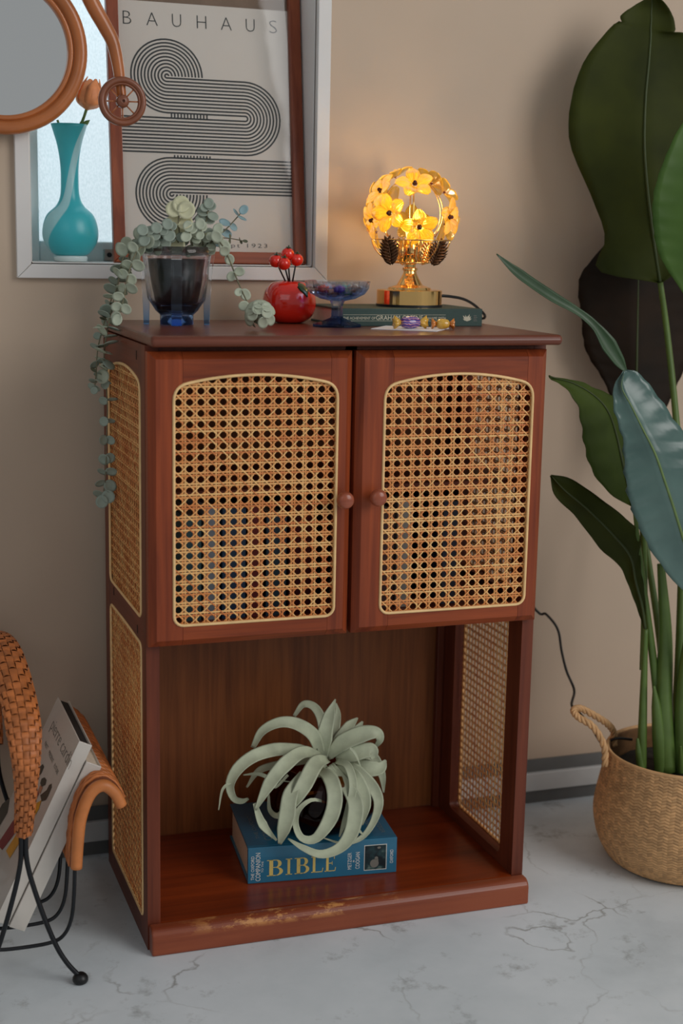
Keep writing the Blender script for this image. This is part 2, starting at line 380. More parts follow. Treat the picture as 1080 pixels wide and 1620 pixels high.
# ================================================================== the cabinet
H, W, D, T = 0.8667, 0.5823, 0.313, 0.022          # height, width, depth, door thickness
HB = 0.0394                                        # bottom board top
cab = thing('cabinet', 'reddish brown wooden cabinet with two cane doors above an open shelf', 'cabinet', (W / 2, 0.15, 0))
def outline(a0, a1, b0, bc, bp, r=0.014, rt=0.02, n=14):
    """opening, counter-clockwise from the bottom left: straight sides, rounded corners, arched head"""
    pts = []
    def corner(cx, cy, rr, s, e, k=5):
        for i in range(k + 1):
            t = s + (e - s) * i / k; pts.append((cx + rr * math.cos(t), cy + rr * math.sin(t)))
    corner(a0 + r, b0 + r, r, PI, 1.5 * PI); corner(a1 - r, b0 + r, r, 1.5 * PI, 2 * PI)
    mid = (a0 + a1) / 2; half = (a1 - a0) / 2; arch = lambda a: bc + (bp - bc) * (1 - ((a - mid) / half) ** 2)
    e = a1 - rt; p0, p1, p2 = (a1, bc - rt), (a1, arch(a1 - rt * 0.35) - 0.001), (e, arch(e))
    for i in range(7):
        t = i / 6; pts.append(tuple((1 - t) ** 2 * p0[k] + 2 * t * (1 - t) * p1[k] + t * t * p2[k] for k in (0, 1)))
    for i in range(1, n):
        q = e + (a0 + rt - e) * i / n; pts.append((q, arch(q)))
    e = a0 + rt; p2, p1, p0 = (a0, bc - rt), (a0, arch(a0 + rt * 0.35) - 0.001), (e, arch(e))
    for i in range(7):
        t = i / 6; pts.append(tuple((1 - t) ** 2 * p0[k] + 2 * t * (1 - t) * p1[k] + t * t * p2[k] for k in (0, 1)))
    return pts
def cross_at(out, a, top):
    v = []
    for i, p in enumerate(out):
        q = out[(i + 1) % len(out)]
        if (p[0] - a) * (q[0] - a) <= 0 and p[0] != q[0]:
            v.append(p[1] + (q[1] - p[1]) * (a - p[0]) / (q[0] - p[0]))
    return max(v) if top else min(v)
def slab(poly, rect, mp, th, ch, cdp):
    """three-layer prism of a 2-D polygon: outer edges of rect chamfered by ch"""
    a0, a1, b0, b1 = rect; n = len(poly); V = []
    for lay in range(3):
        for p in poly:
            a_, b_ = p
            if lay == 2 and ch:
                if abs(p[0] - a0) < 1e-6: a_ += ch
                if abs(p[0] - a1) < 1e-6: a_ -= ch
                if abs(p[1] - b0) < 1e-6: b_ += ch
                if abs(p[1] - b1) < 1e-6: b_ -= ch
            V.append(mp(a_, b_, (0, th - cdp, th)[lay]))
    F = [tuple(range(n))[::-1], tuple(range(2 * n, 3 * n))]
    for l in range(2):
        F += [(l * n + i, l * n + (i + 1) % n, (l + 1) * n + (i + 1) % n, (l + 1) * n + i) for i in range(n)]
    return V, F
def framed(rect, out, j1, j2, mp, th, ch, cdp, mv, mh, parent, g=0.0004):
    a0, a1, b0, b1 = rect; N = len(out)
    for side in (0, 1):
        j = j1 if side == 0 else j2; jj = j - g if side == 0 else j + g
        zb, zt = cross_at(out, jj, False), cross_at(out, jj, True)
        if side == 0:
            left = [p for p in out if p[0] < jj - 1e-6]
            bot = sorted([p for p in left], key=lambda p: 0)
            # order: from the bottom joint round the left side to the top joint
            i0 = [i for i in range(N) if out[i][0] >= jj - 1e-6 and out[(i + 1) % N][0] < jj - 1e-6][0]
            seq = []; i = (i0 + 1) % N
            while out[i][0] < jj - 1e-6: seq.append(out[i]); i = (i + 1) % N
            seq = seq[::-1]
            poly = [(a0, b0), (jj, b0), (jj, zb)] + seq + [(jj, zt), (jj, b1), (a0, b1)]
        else:
            i0 = [i for i in range(N) if out[i][0] <= jj + 1e-6 and out[(i + 1) % N][0] > jj + 1e-6][0]
            seq = []; i = (i0 + 1) % N
            while out[i][0] > jj + 1e-6: seq.append(out[i]); i = (i + 1) % N
            seq = seq[::-1]
            poly = [(a1, b1), (jj, b1), (jj, zt)] + seq + [(jj, zb), (jj, b0), (a1, b0)]
        obj('stile', slab(poly, rect, mp, th, ch, cdp), mv, parent)
    zb = min(p[1] for p in out)
    obj('rail', slab([(j1, b0), (j2, b0), (j2, zb), (j1, zb)], rect, mp, th, ch, cdp), mh, parent)
    top = sorted([p for p in out if j1 < p[0] < j2 and p[1] > zb + 0.05], key=lambda p: p[0])
    poly = [(j1, cross_at(out, j1, True))] + top + [(j2, cross_at(out, j2, True)), (j2, b1), (j1, b1)]
    obj('rail', slab(poly, rect, mp, th, ch, cdp), mh, parent)
def clip(out, p, d):
    t0, t1 = -1e9, 1e9; n = len(out)
    for i in range(n):
        a_, b_ = out[i], out[(i + 1) % n]; ex, ey = b_[0] - a_[0], b_[1] - a_[1]
        nx, ny = -ey, ex                                  # inward for ccw
        den = nx * d[0] + ny * d[1]; num = nx * (p[0] - a_[0]) + ny * (p[1] - a_[1])
        if abs(den) < 1e-12:
            if num < 0: return None
            continue
        t = -num / den
        if den > 0: t0 = max(t0, t)
        else: t1 = min(t1, t)
    return (t0, t1) if t1 - t0 > 1e-4 else None
def cane(out, mp, depth, parent, pitch=0.0149, sgn=1, kw=1.0):
    cx = sum(p[0] for p in out) / len(out); cy = sum(p[1] for p in out) / len(out)
    A0 = min(p[0] for p in out); A1 = max(p[0] for p in out); B0 = min(p[1] for p in out); B1 = max(p[1] for p in out)
    nx = max(1, round((A1 - A0) / pitch)); px = (A1 - A0) / nx; ny = max(1, round((B1 - B0) / pitch)); py = (B1 - B0) / ny
    parts = []
    def strand(p, d, wd, zf, step):
        c_ = clip(out, p, d)
        if not c_: return
        t0, t1 = c_; L = math.hypot(*d); n = max(1, int((t1 - t0) / step)); q = (-d[1] / L, d[0] / L)
        V, F = [], []
        for i in range(n + 1):
            t = t0 + (t1 - t0) * i / n; a_, b_ = p[0] + d[0] * t, p[1] + d[1] * t; z = zf(a_, b_)
            jit = random.uniform(-1, 1) * 0.00008
            for s_, dz in ((-1, 0.0), (-0.6, 0.00028), (0.6, 0.00028), (1, 0.0), (0, -0.0002)):
                V.append(mp(a_ + q[0] * (s_ * wd / 2 + jit), b_ + q[1] * (s_ * wd / 2 + jit), depth + sgn * (z + dz)))
        for i in range(n):
            F += [(i * 5 + k, i * 5 + (k + 1) % 5, (i + 1) * 5 + (k + 1) % 5, (i + 1) * 5 + k) for k in range(5)]
        parts.append((V, F))
    sw = 0.168 * kw
    for i in range(nx + 1):
        for s_ in (-1, 1):
            a_ = A0 + (i + s_ * 0.118 * kw) * px
            strand((a_, cy), (0, 1), sw * px, lambda x, y: -0.0002, 0.05)
    for j in range(ny + 1):
        for s_ in (-1, 1):
            b_ = B0 + (j + s_ * 0.118 * kw) * py; ph = 0 if s_ > 0 else PI
            strand((cx, b_), (1, 0), sw * py, lambda x, y, ph=ph: 0.0002 + 0.00045 * math.cos(PI * (x - A0) / px + ph), px / 2)
    for k in range(-ny - 1, nx + 2):
        strand((A0 + (k + 0.5) * px, B0), (px, py), 0.125 * kw * px, lambda x, y: 0.0007 * math.cos(2 * PI * (x - A0) / px) + 0.0004, 0.25)
    for k in range(-1, nx + ny + 2):
        strand((A0 + (k + 0.5) * px, B0), (-px, py), 0.125 * kw * px, lambda x, y: -0.0007 * math.cos(2 * PI * (x - A0) / px) + 0.0004, 0.25)
    return obj('cane_panel', join(*parts), M['cane'], parent, True, kind='stuff')
def trim(out, mp, depth, parent, wd=0.0042, th=0.0024):
    n = len(out); V, F = [], []; k6 = 8
    for i in range(n):
        a_, b_, c_ = out[i - 1], out[i], out[(i + 1) % n]
        tx, ty = c_[0] - a_[0], c_[1] - a_[1]; L = math.hypot(tx, ty) or 1; qx, qy = ty / L, -tx / L   # outward
        for k in range(k6):
            t = 2 * PI * k / k6; ou = math.cos(t) * wd / 2; up = math.sin(t) * th
            V.append(mp(b_[0] + qx * (ou - 0.001), b_[1] + qy * (ou - 0.001), depth + up))
    for i in range(n):
        j = (i + 1) % n
        F += [(i * k6 + k, i * k6 + (k + 1) % k6, j * k6 + (k + 1) % k6, j * k6 + k) for k in range(k6)]
    return obj('cane_edging', (V, F), M['cane_trim'], parent, True)

# doors
def door(x0, x1, o0, o1, zc, zp, zb, kx, lab):
    z0, z1 = 0.447, 0.8445
    mp = lambda a_, b_, n_: Vector((a_, -0.0012 - n_, b_))
    rect = (x0, x1, z0, z1); out = outline(o0, o1, zb, zc, zp)
    core = box('door', x0 + 0.004, x1 - 0.004, -0.0012, 0.0, z0 + 0.004, z0 + 0.012, M['door_h'], cab)   # hinge rail behind the leaf
    core['label'] = lab
    framed(rect, out, o0 + 0.0135, o1 - 0.0105, mp, T, 0.0095, 0.009, M['door_v'], M['door_h'], core)
    cane(out, mp, T - 0.0035, core); trim(out, mp, T + 0.0002, core)
    kp = P(kx[0], kx[1], -0.0012 - T - 0.014)
    kv, kf = lathe(smoothprof([(0.0055, 0.0), (0.0052, 0.006), (0.0062, 0.010), (0.0112, 0.0135), (0.0122, 0.018), (0.0098, 0.0235), (0.004, 0.0258), (0.0, 0.026)], 28), 24)
    R_ = Matrix.Rotation(PI / 2, 4, 'X')
    obj('knob', ([R_ @ v + Vector((kp.x, -0.0012 - T, kp.z)) for v in kv], kf), M['knob'], core, True)
door(0.0003, 0.2825, 0.0325, 0.2608, 0.8000, 0.8150, 0.4755, (545, 791), 'left cabinet door with arched cane panel')
door(0.2885, 0.5763, 0.3275, 0.5540, 0.7965, 0.8130, 0.4735, (597, 787), 'right cabinet door with arched cane panel')

# sides: frame of two stiles and rails, two cane panels each
def side(name, mp, fy, by, zlow, label):
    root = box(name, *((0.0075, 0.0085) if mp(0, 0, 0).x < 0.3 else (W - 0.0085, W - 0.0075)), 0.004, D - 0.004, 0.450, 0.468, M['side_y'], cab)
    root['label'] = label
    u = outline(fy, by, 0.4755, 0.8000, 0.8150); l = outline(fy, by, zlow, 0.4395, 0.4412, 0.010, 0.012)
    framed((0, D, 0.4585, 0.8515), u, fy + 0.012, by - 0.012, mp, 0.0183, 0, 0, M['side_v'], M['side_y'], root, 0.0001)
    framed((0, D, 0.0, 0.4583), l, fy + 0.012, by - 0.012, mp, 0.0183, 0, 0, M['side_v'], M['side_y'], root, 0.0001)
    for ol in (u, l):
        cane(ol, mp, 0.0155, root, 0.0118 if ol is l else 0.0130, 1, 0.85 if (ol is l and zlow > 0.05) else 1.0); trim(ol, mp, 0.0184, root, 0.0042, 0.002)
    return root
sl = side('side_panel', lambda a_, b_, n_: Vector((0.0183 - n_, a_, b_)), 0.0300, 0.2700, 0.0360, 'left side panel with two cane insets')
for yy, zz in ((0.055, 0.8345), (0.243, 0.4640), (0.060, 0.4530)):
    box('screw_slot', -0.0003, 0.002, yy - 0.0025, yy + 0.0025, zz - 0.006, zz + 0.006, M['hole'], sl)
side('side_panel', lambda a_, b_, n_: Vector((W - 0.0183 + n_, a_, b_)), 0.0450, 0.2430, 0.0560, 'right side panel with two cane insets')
# carcass
box('back_panel', 0.0185, W - 0.0185, 0.2975, 0.3035, HB, 0.850, M['back'], cab)
for x0, x1 in ((0.0187, 0.0300), (W - 0.0300, W - 0.0187)):
    box('corner_batten', x0, x1, 0.286, 0.2972, HB, 0.445, M['side_v'], cab, 0.001)
box('bottom_board', 0.0186, W - 0.0186, 0.0, 0.297, 0.020, HB, M['shelf'], cab)
box('middle_board', 0.0186, W - 0.0186, 0.001, 0.297, 0.4475, 0.4625, M['side_y'], cab)
box('inner_shelf', 0.0186, W - 0.0186, 0.03, 0.296, 0.640, 0.650, M['side_y'], cab)
box('centre_post', 0.278, 0.2945, 0.0005, 0.018, 0.463, 0.8515, M['door_v'], cab)
box('header', 0.0186, W - 0.0186, 0.0005, 0.016, 0.832, 0.8515, M['side_y'], cab)
def profile_board(name, prof, x0, x1, mat, endround=0.0):
    """prof = (y, z) loop, extruded along x; right end rounded in plan by a bevel"""
    n = len(prof); V = [Vector((x0, y, z)) for y, z in prof] + [Vector((x1, y, z)) for y, z in prof]
    F = [tuple(range(n)), tuple(range(n, 2 * n))[::-1]] + [(i, (i + 1) % n, n + (i + 1) % n, n + i) for i in range(n)]
    o = obj(name, (V, F), mat, cab)
    return o
# plinth: board across the front, rounded shoulder, worn
yp = -0.0236
sh = [(yp + 0.0145 - 0.0145 * math.sin(t * PI / 16), HB - 0.0145 + 0.0145 * math.cos(t * PI / 16)) for t in range(9)]
pl = profile_board('plinth', [(-0.0005, 0.0), (-0.0005, HB)] + sh + [(yp, 0.0)], 0.0015, 0.5835, M['plinth_worn']); bevel(pl, 0.003, 3)
box('apron', 0.0186, W - 0.0186, 0.0, 0.016, 0.0, 0.0198, M['shelf'], cab)
# top with a half-round nose along the front and right end
nose = [(-0.0395 - 0.0072 * math.sin(PI * t / 10) + 0.003, 0.8520 + 0.01470 * (1 - math.cos(PI * t / 10)) / 2) for t in range(11)]
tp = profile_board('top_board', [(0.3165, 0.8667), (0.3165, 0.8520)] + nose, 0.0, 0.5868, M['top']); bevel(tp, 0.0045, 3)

# books dimly seen through the cane
for x, wd, hh, dp, col, z, lab in (
    (0.062, 0.026, 0.150, 0.17, (60, 96, 104), 0.4625, 'dark teal book standing behind the left cane door'), (0.092, 0.022, 0.165, 0.18, (150, 158, 168), 0.4625, 'pale grey book standing behind the left cane door'),
    (0.118, 0.034, 0.158, 0.17, (38, 64, 92), 0.4625, 'navy book standing behind the left cane door'), (0.156, 0.022, 0.162, 0.18, (122, 34, 26), 0.4625, 'dark red book standing behind the left cane door'),
    (0.182, 0.030, 0.150, 0.17, (46, 70, 84), 0.4625, 'slate blue book standing behind the left cane door'), (0.216, 0.036, 0.160, 0.17, (104, 28, 22), 0.4625, 'thick maroon book standing behind the left cane door'),
    (0.345, 0.030, 0.150, 0.17, (96, 60, 50), 0.4625, 'brown book standing behind the right cane door'), (0.380, 0.024, 0.162, 0.17, (168, 160, 150), 0.4625, 'cream book standing behind the right cane door'),
    (0.452, 0.028, 0.155, 0.17, (44, 46, 60), 0.4625, 'charcoal book standing behind the right cane door')):
    b_ = thing('shelved_book', lab, 'book', (x + wd / 2, 0.05, z), 'books inside the cabinet')
    cm = plain('book_cloth', S(*col), 0.6, 0, 0.08)
    bevel(obj('cover', join(boxvf(x, x + 0.002, 0.05, 0.05 + dp, z, z + hh), boxvf(x + wd - 0.002, x + wd, 0.05, 0.05 + dp, z, z + hh), boxvf(x, x + wd, 0.048, 0.050, z, z + hh)), cm, b_), 0.0006)
    box('pages', x + 0.002, x + wd - 0.002, 0.0502, 0.05 + dp - 0.004, z + 0.003, z + hh - 0.003, M['paper'], b_)

# ================================================================== window sill: vase, tulip, poster; mirror on the wall
SZ = WZ0 + 0.0016
def vase_mat():
    m, nt, b = base('turquoise_satin_glass'); b.inputs['Roughness'].default_value = 0.32; b.inputs['Transmission Weight'].default_value = 0.15
    tc = nt.nodes.new('ShaderNodeTexCoord'); sp = nt.nodes.new('ShaderNodeSeparateXYZ'); nt.links.new(tc.outputs['Object'], sp.inputs[0])
    at = node(nt, 'ShaderNodeMath', operation='ARCTAN2'); nt.links.new(sp.outputs[0], at.inputs[0]); nt.links.new(sp.outputs[1], at.inputs[1])
    z = node(nt, 'ShaderNodeMath', operation='MULTIPLY_ADD'); nt.links.new(sp.outputs[2], z.inputs[0]); z.inputs[1].default_value = 16.0
    ph = node(nt, 'ShaderNodeMath', operation='ADD'); ph.inputs[1].default_value = 2.7; nt.links.new(at.outputs[0], ph.inputs[0]); nt.links.new(ph.outputs[0], z.inputs[2])
    s = node(nt, 'ShaderNodeMath', operation='SINE'); nt.links.new(z.outputs[0], s.inputs[0])
    r = ramp(nt, s.outputs[0], [(0.0, S(66, 196, 206)), (0.90, S(60, 190, 202)), (0.93, S(172, 224, 230))])
    nt.links.new(r.outputs[0], b.inputs['Base Color']); return m
vc = P(112, 408, 0.415); vx, vy = vc.x, 0.415
vz = thing('bulb_vase', 'turquoise glass bulb vase with a pale swirl and flared neck on the window sill', 'vase', (vx, vy, SZ))
k = 0.001 * 1.0
pr = [(0.020, 0.0085), (0.030, 0.014), (0.0405, 0.030), (0.0425, 0.048), (0.036, 0.070), (0.021, 0.085), (0.0148, 0.100), (0.0135, 0.122), (0.0142, 0.148), (0.0185, 0.176), (0.0275, 0.2065)]
pr2 = [(r_ - 0.002, z_) for r_, z_ in pr[::-1][:7]] + [(0.001, 0.088)]
obj('vessel', lathe(smoothprof(pr, 60) + smoothprof(pr2, 24), 48), vase_mat(), vz, True, Matrix.Translation((vx, vy, SZ)))
obj('foot', lathe(smoothprof([(0.001, 0.0), (0.022, 0.0), (0.0255, 0.003), (0.0255, 0.0075), (0.021, 0.0095), (0.001, 0.0095)], 30), 40, (vx, vy, SZ)), plain('milky_glass', S(222, 236, 236), 0.25, 0, 0.04), vz, True)
# tulip
tb = Vector((vx, vy, SZ + 0.12)); th_ = P(141, 158, 0.405)
tu = thing('tulip', 'orange tulip leaning out of the turquoise vase', 'flower', tb)
M['stem'] = plain('green_stem', S(96, 126, 66), 0.5, 0, 0.2, 60)
obj('stem', tube([tb, P(120, 215, 0.412), P(131, 190, 0.408), P(137, 172, 0.405)], 0.0022, 8, seg=16), M['stem'], tu, True)
M['tulip'] = plain('tulip_petal', S(250, 156, 100), 0.5, 0, 0.18, 90)
ax = (P(146, 132, 0.405) - P(137, 172, 0.405)).normalized(); b0 = P(137, 174, 0.405)
for i in range(6):
    an = i * PI / 3; e1 = ax.orthogonal().normalized(); e2 = ax.cross(e1); dr = e1 * math.cos(an) + e2 * math.sin(an); rr = 0.0172 if i % 2 else 0.0186
    pts = [b0, b0 + dr * rr * 0.9 + ax * 0.008, b0 + dr * rr * 1.05 + ax * 0.020, b0 + dr * rr * 0.88 + ax * 0.034, b0 + dr * rr * 0.5 + ax * (0.045 + 0.002 * (i % 3))]
    obj('petal', strap(pts, [0.007, 0.026, 0.030, 0.025, 0.004], dr, 14, 0.001, -0.28), M['tulip'], tu, True)
obj('leaf', strap([P(126, 214, 0.413), P(131, 200, 0.411), P(137, 194, 0.410), P(142, 190, 0.410)], [0.004, 0.009, 0.007, 0.001], (0, -1, 0.3), 10), M['stem'], tu, True)
obj('stem', tube([P(104, 225, 0.416), P(95, 203, 0.420), P(91, 190, 0.422)], 0.0018, 8, seg=8), M['stem'], tu, True)

# poster: leaning back against the window
PO = Vector((0.0275, 0.3735, SZ)); PT = math.atan2(0.055, 0.41)
PU = Vector((1, 0, 0)); PV = Vector((0, math.sin(PT), math.cos(PT))); PN = PU.cross(PV)
PWD, PHT = 0.3085, 0.452
def PQ(u_, v_):                                     # photograph position -> poster plane (u, v)
    d = ray(u_, v_); t = (PO - CAM).dot(PN) / d.dot(PN); q = CAM + d * t - PO; return q.dot(PU), q.dot(PV)
fr = thing('framed_poster', 'framed exhibition poster of looping black stripes leaning in the window', 'poster', PO)
M['frame_v'] = wood('poster_frame_upright', S(112, 50, 30), S(158, 84, 52), 'z', 0.4); M['frame_h'] = wood('poster_frame_crosswise', S(112, 50, 30), S(158, 84, 52), 'x', 0.4)
fw = 0.0185
def fpiece(pts, m):
    V = [PO + PU * u_ + PV * v_ + PN * dz for dz in (0.009, -0.006) for u_, v_ in pts]
    bevel(obj('frame_bar', (V, [(0, 1, 2, 3), (7, 6, 5, 4), (0, 4, 5, 1), (1, 5, 6, 2), (2, 6, 7, 3), (3, 7, 4, 0)]), m, fr), 0.0015)
g = 0.00025
fpiece([(0, 0), (PWD, 0), (PWD - fw, fw), (fw, fw)], M['frame_h']); fpiece([(0, PHT), (fw, PHT - fw), (PWD - fw, PHT - fw), (PWD, PHT)], M['frame_h'])
fpiece([(0, g), (fw, fw + g), (fw, PHT - fw - g), (0, PHT - g)], M['frame_v']); fpiece([(PWD, g), (PWD, PHT - g), (PWD - fw, PHT - fw - g), (PWD - fw, fw + g)], M['frame_v'])
M['backing'] = plain('brown_backing_board', S(120, 98, 80), 0.8)
obj('backing_board', onto(rect2(fw - 0.004, PWD - fw + 0.004, fw - 0.004, PHT - fw + 0.004), PO, PU, PV, -0.0035), M['backing'], fr)
ptop = PQ(400, 13.5)[1]
M['poster'] = plain('poster_paper', S(206, 198, 188), 0.6, 0, 0.02, 6)
pa = obj('poster_sheet', onto(rect2(fw - 0.003, PWD - fw + 0.001, fw - 0.003, ptop), PO, PU, PV, -0.0015), M['poster'], fr)
M['ink'] = plain('black_ink', S(30, 34, 34), 0.6, 0, 0.05)
# stripes: eleven parallel lines winding through three turns
c1 = PQ(264, 120); c2 = PQ(388, 186); c3 = PQ(272, 307); pitch = 0.0053; lw = 0.0026; NL = 11
R0 = [pitch * (i + 0.55) for i in range(NL)]
def stripe(path, wd):
    V, F = [], []; n = len(path)
    for i, p in enumerate(path):
        a_, b_ = path[max(i - 1, 0)], path[min(i + 1, n - 1)]; tx, ty = b_[0] - a_[0], b_[1] - a_[1]; L = math.hypot(tx, ty) or 1
        V += [Vector((p[0] - ty / L * wd / 2, p[1] + tx / L * wd / 2, 0)), Vector((p[0] + ty / L * wd / 2, p[1] - tx / L * wd / 2, 0))]
    F = [(2 * i, 2 * i + 1, 2 * i + 3, 2 * i + 2) for i in range(n - 1)]
    return V, F
c2 = (c2[0], c1[1] - R0[-1] - pitch * 0.75)
st = []
for r_ in R0:
    path = [(c1[0] + r_ * math.cos(t * PI / 24), c1[1] + r_ * math.sin(t * PI / 24)) for t in range(0, 37)]
    y_ = c1[1] - r_; r2 = y_ - c2[1]
    path += [(c2[0] + r2 * math.cos(PI / 2 - t * PI / 20), c2[1] + r2 * math.sin(PI / 2 - t * PI / 20)) for t in range(0, 21)]
    path += [(fw - 0.002, c2[1] - r2)]
    st.append(stripe(path, lw))
    path = [(PWD - fw, c3[1] + r_), (c3[0], c3[1] + r_)] + [(c3[0] + r_ * math.cos(PI / 2 + t * PI / 24), c3[1] + r_ * math.sin(PI / 2 + t * PI / 24)) for t in range(1, 37)]
    st.append(stripe(path, lw))
for (a_, b_) in ((272, 328), (275, 331)):
    yv = c2[1] + 0.0 if a_ == 272 else None
    v0, v1 = (c2[1] - pitch * 0.28, c2[1] + pitch * 0.28) if a_ == 272 else (c2[1] - R0[-1] - pitch * 1.75, c2[1] - R0[-1] - pitch * 0.85)
    if a_ == 272: v0, v1 = c2[1] - 0.0032, c2[1] + 0.0032
    ua, ub = PQ(a_, 200)[0], PQ(b_, 200)[0]
    for i in range(12):
        x_ = ua + (ub - ua) * i / 11; st.append(rect2(x_ - 0.0012, x_ + 0.0012, v0, v1))
obj('stripe_print', onto(join(*st), PO, PU, PV, -0.0012), M['ink'], pa)
bx = [201, 240.5, 279.5, 319, 358, 396, 432]
lets = []
for ch, px_ in zip('BAUHAUS', bx):
    vc_ = PQ(px_, 27 + (px_ - 201) * 0.066); hh = 0.0098 if ch != 'S' else 0.0098
    wd_ = {'B': 0.0065, 'A': 0.0088, 'U': 0.0072, 'H': 0.0076, 'S': 0.0062}[ch]
    lets.append(fit(text2d(ch, 0.03, -0.0006), vc_[0] - wd_, vc_[0] + wd_, vc_[1] - hh, vc_[1] + hh))
obj('title_lettering', onto(join(*lets), PO, PU, PV, -0.0011), M['ink'], pa)
d1 = PQ(300, 394); d2 = PQ(423, 390)
obj('date_lettering', onto(fit(text2d('Juli - Sept 1923', 0.01, -0.0001, space=1.25), d1[0], d2[0], d2[1] - 0.0042, d2[1] + 0.0042), PO, PU, PV, -0.0011), M['ink'], pa)
def pane_mat():
    m = bpy.data.materials.new('clear_picture_glass'); m.use_nodes = True; nt = m.node_tree; nt.nodes.remove(nt.nodes['Principled BSDF'])
    t = nt.nodes.new('ShaderNodeBsdfTransparent'); gl = nt.nodes.new('ShaderNodeBsdfGlossy'); mx = nt.nodes.new('ShaderNodeMixShader'); f = node(nt, 'ShaderNodeFresnel', IOR=1.5)
    gl.inputs['Roughness'].default_value = 0.02
    nz = node(nt, 'ShaderNodeTexNoise', Scale=6.0); bp = node(nt, 'ShaderNodeBump', Strength=0.05, Distance=0.01); nt.links.new(coords(nt), nz.inputs['Vector']); nt.links.new(nz.outputs[0], bp.inputs['Height']); nt.links.new(bp.outputs[0], gl.inputs['Normal'])
    nt.links.new(f.outputs[0], mx.inputs[0]); nt.links.new(t.outputs[0], mx.inputs[1]); nt.links.new(gl.outputs[0], mx.inputs[2]); nt.links.new(mx.outputs[0], nt.nodes['Material Output'].inputs[0]); return m
M['picture_glass'] = pane_mat()
obj('glazing', onto(rect2(fw - 0.001, PWD - fw + 0.001, fw - 0.001, PHT - fw + 0.001), PO, PU, PV, 0.0015), M['picture_glass'], fr)

# bicycle-shaped mirror hung on the wall
YM = 0.322
M['mirror_wood'] = plain('orange_brown_turned_wood', S(178, 102, 50), 0.35, 0, 0.16, 18, coat=0.3)
M['wheel_wood'] = plain('brown_turned_wood', S(132, 76, 50), 0.4, 0, 0.15, 30, coat=0.2)
mc = P(4, 76, YM)
mi = thing('bicycle_mirror', 'round wall mirror shaped like an old high-wheel bicycle in brown wood', 'mirror', (mc.x, YM, mc.z))
def ringvf(c, prof, n=72):                          # ring in the wall plane; prof = (radius, y) loop
    V, F = [], []; m = len(prof)
    for i in range(n):
        a_ = 2 * PI * i / n
        V += [Vector((c.x + r_ * math.cos(a_), y, c.z + r_ * math.sin(a_))) for r_, y in prof]
    for i in range(n):
        j = (i + 1) % n
        F += [(i * m + k_, i * m + (k_ + 1) % m, j * m + (k_ + 1) % m, j * m + k_) for k_ in range(m)]
    return V, F
RO = (P(137.5, 76, YM) - mc).x * 1.0
pf = [(RO - 0.0020, YM + 0.012)] + [(RO - 0.0095 + 0.0095 * math.cos(t), YM - 0.004 - 0.0095 * math.sin(t)) for t in (0.0, 0.5, 1.0, 1.57, 2.2, 2.8)] + [(RO - 0.0195, YM - 0.002)] + [(RO - 0.0235 + 0.004 * math.cos(t), YM - 0.003 - 0.004 * math.sin(t)) for t in (0.6, 1.3, 2.2, 3.0)] + [(RO - 0.028, YM + 0.004), (RO - 0.028, YM + 0.012)]
obj('rim', ringvf(mc, pf), M['mirror_wood'], mi, True)
mm, nt, b = base('mirror_glass'); b.inputs['Metallic'].default_value = 1; b.inputs['Roughness'].default_value = 0.03; b.inputs['Base Color'].default_value = (0.97, 0.97, 0.95, 1)
nz = node(nt, 'ShaderNodeTexNoise', Scale=3.0); bump(nt, b, nz.outputs[0], 0.004, 0.001)
n = 72
obj('mirror_plate', ([Vector((mc.x + (RO - 0.026) * math.cos(2 * PI * i / n), y, mc.z + (RO - 0.026) * math.sin(2 * PI * i / n))) for y in (YM + 0.004, YM + 0.009) for i in range(n)], [tuple(range(n)), tuple(range(n, 2 * n))] + [(i, (i + 1) % n, n + (i + 1) % n, n + i) for i in range(n)]), mm, mi)
bp_ = [(62, -150), (110, -75), (143, 0), (166, 42), (178, 66), (185, 95), (189, 122), (193, 160)]
obj('backbone', tube([P(a_, b_, YM - 0.008) for a_, b_ in bp_], [0.0105, 0.0115, 0.0115, 0.0108, 0.0100, 0.0090, 0.0082, 0.0075], 14, seg=48), M['mirror_wood'], mi, True)
wc = P(193.5, 160.5, YM - 0.018); r1 = 0.0355
wh = obj('small_wheel', ringvf(Vector((wc.x, 0, wc.z)), [(r1 - 0.005 + 0.005 * math.cos(t * PI / 5), wc.y - 0.006 * math.sin(t * PI / 5)) for t in range(10)], 56), M['wheel_wood'], mi, True)
V_, F_ = ringvf(Vector((wc.x, 0, wc.z)), [(r1 - 0.0105 + 0.0022 * math.cos(t * PI / 4), wc.y - 0.004 * math.sin(t * PI / 4)) for t in range(8)], 56)
obj('inner_rim', (V_, F_), M['wheel_wood'], wh, True)
Rx = Matrix.Rotation(PI / 2, 4, 'X')
hv, hf = lathe(smoothprof([(0.0, -0.008), (0.008, -0.008), (0.0095, 0.0), (0.0088, 0.006), (0.005, 0.0085), (0.0022, 0.009), (0.0020, 0.006), (0.0, 0.006)], 30), 24)
obj('hub', ([Rx @ v + wc for v in hv], hf), M['wheel_wood'], wh, True)
for i in range(8):
    a_ = i * PI / 4 + 0.02; d_ = Vector((math.cos(a_), 0, math.sin(a_)))
    obj('spoke', tube([wc + d_ * 0.008, wc + d_ * (r1 - 0.010)], 0.0011, 6), M['mirror_wood'], wh, True)

# ================================================================== on the cabinet top
ZT = H
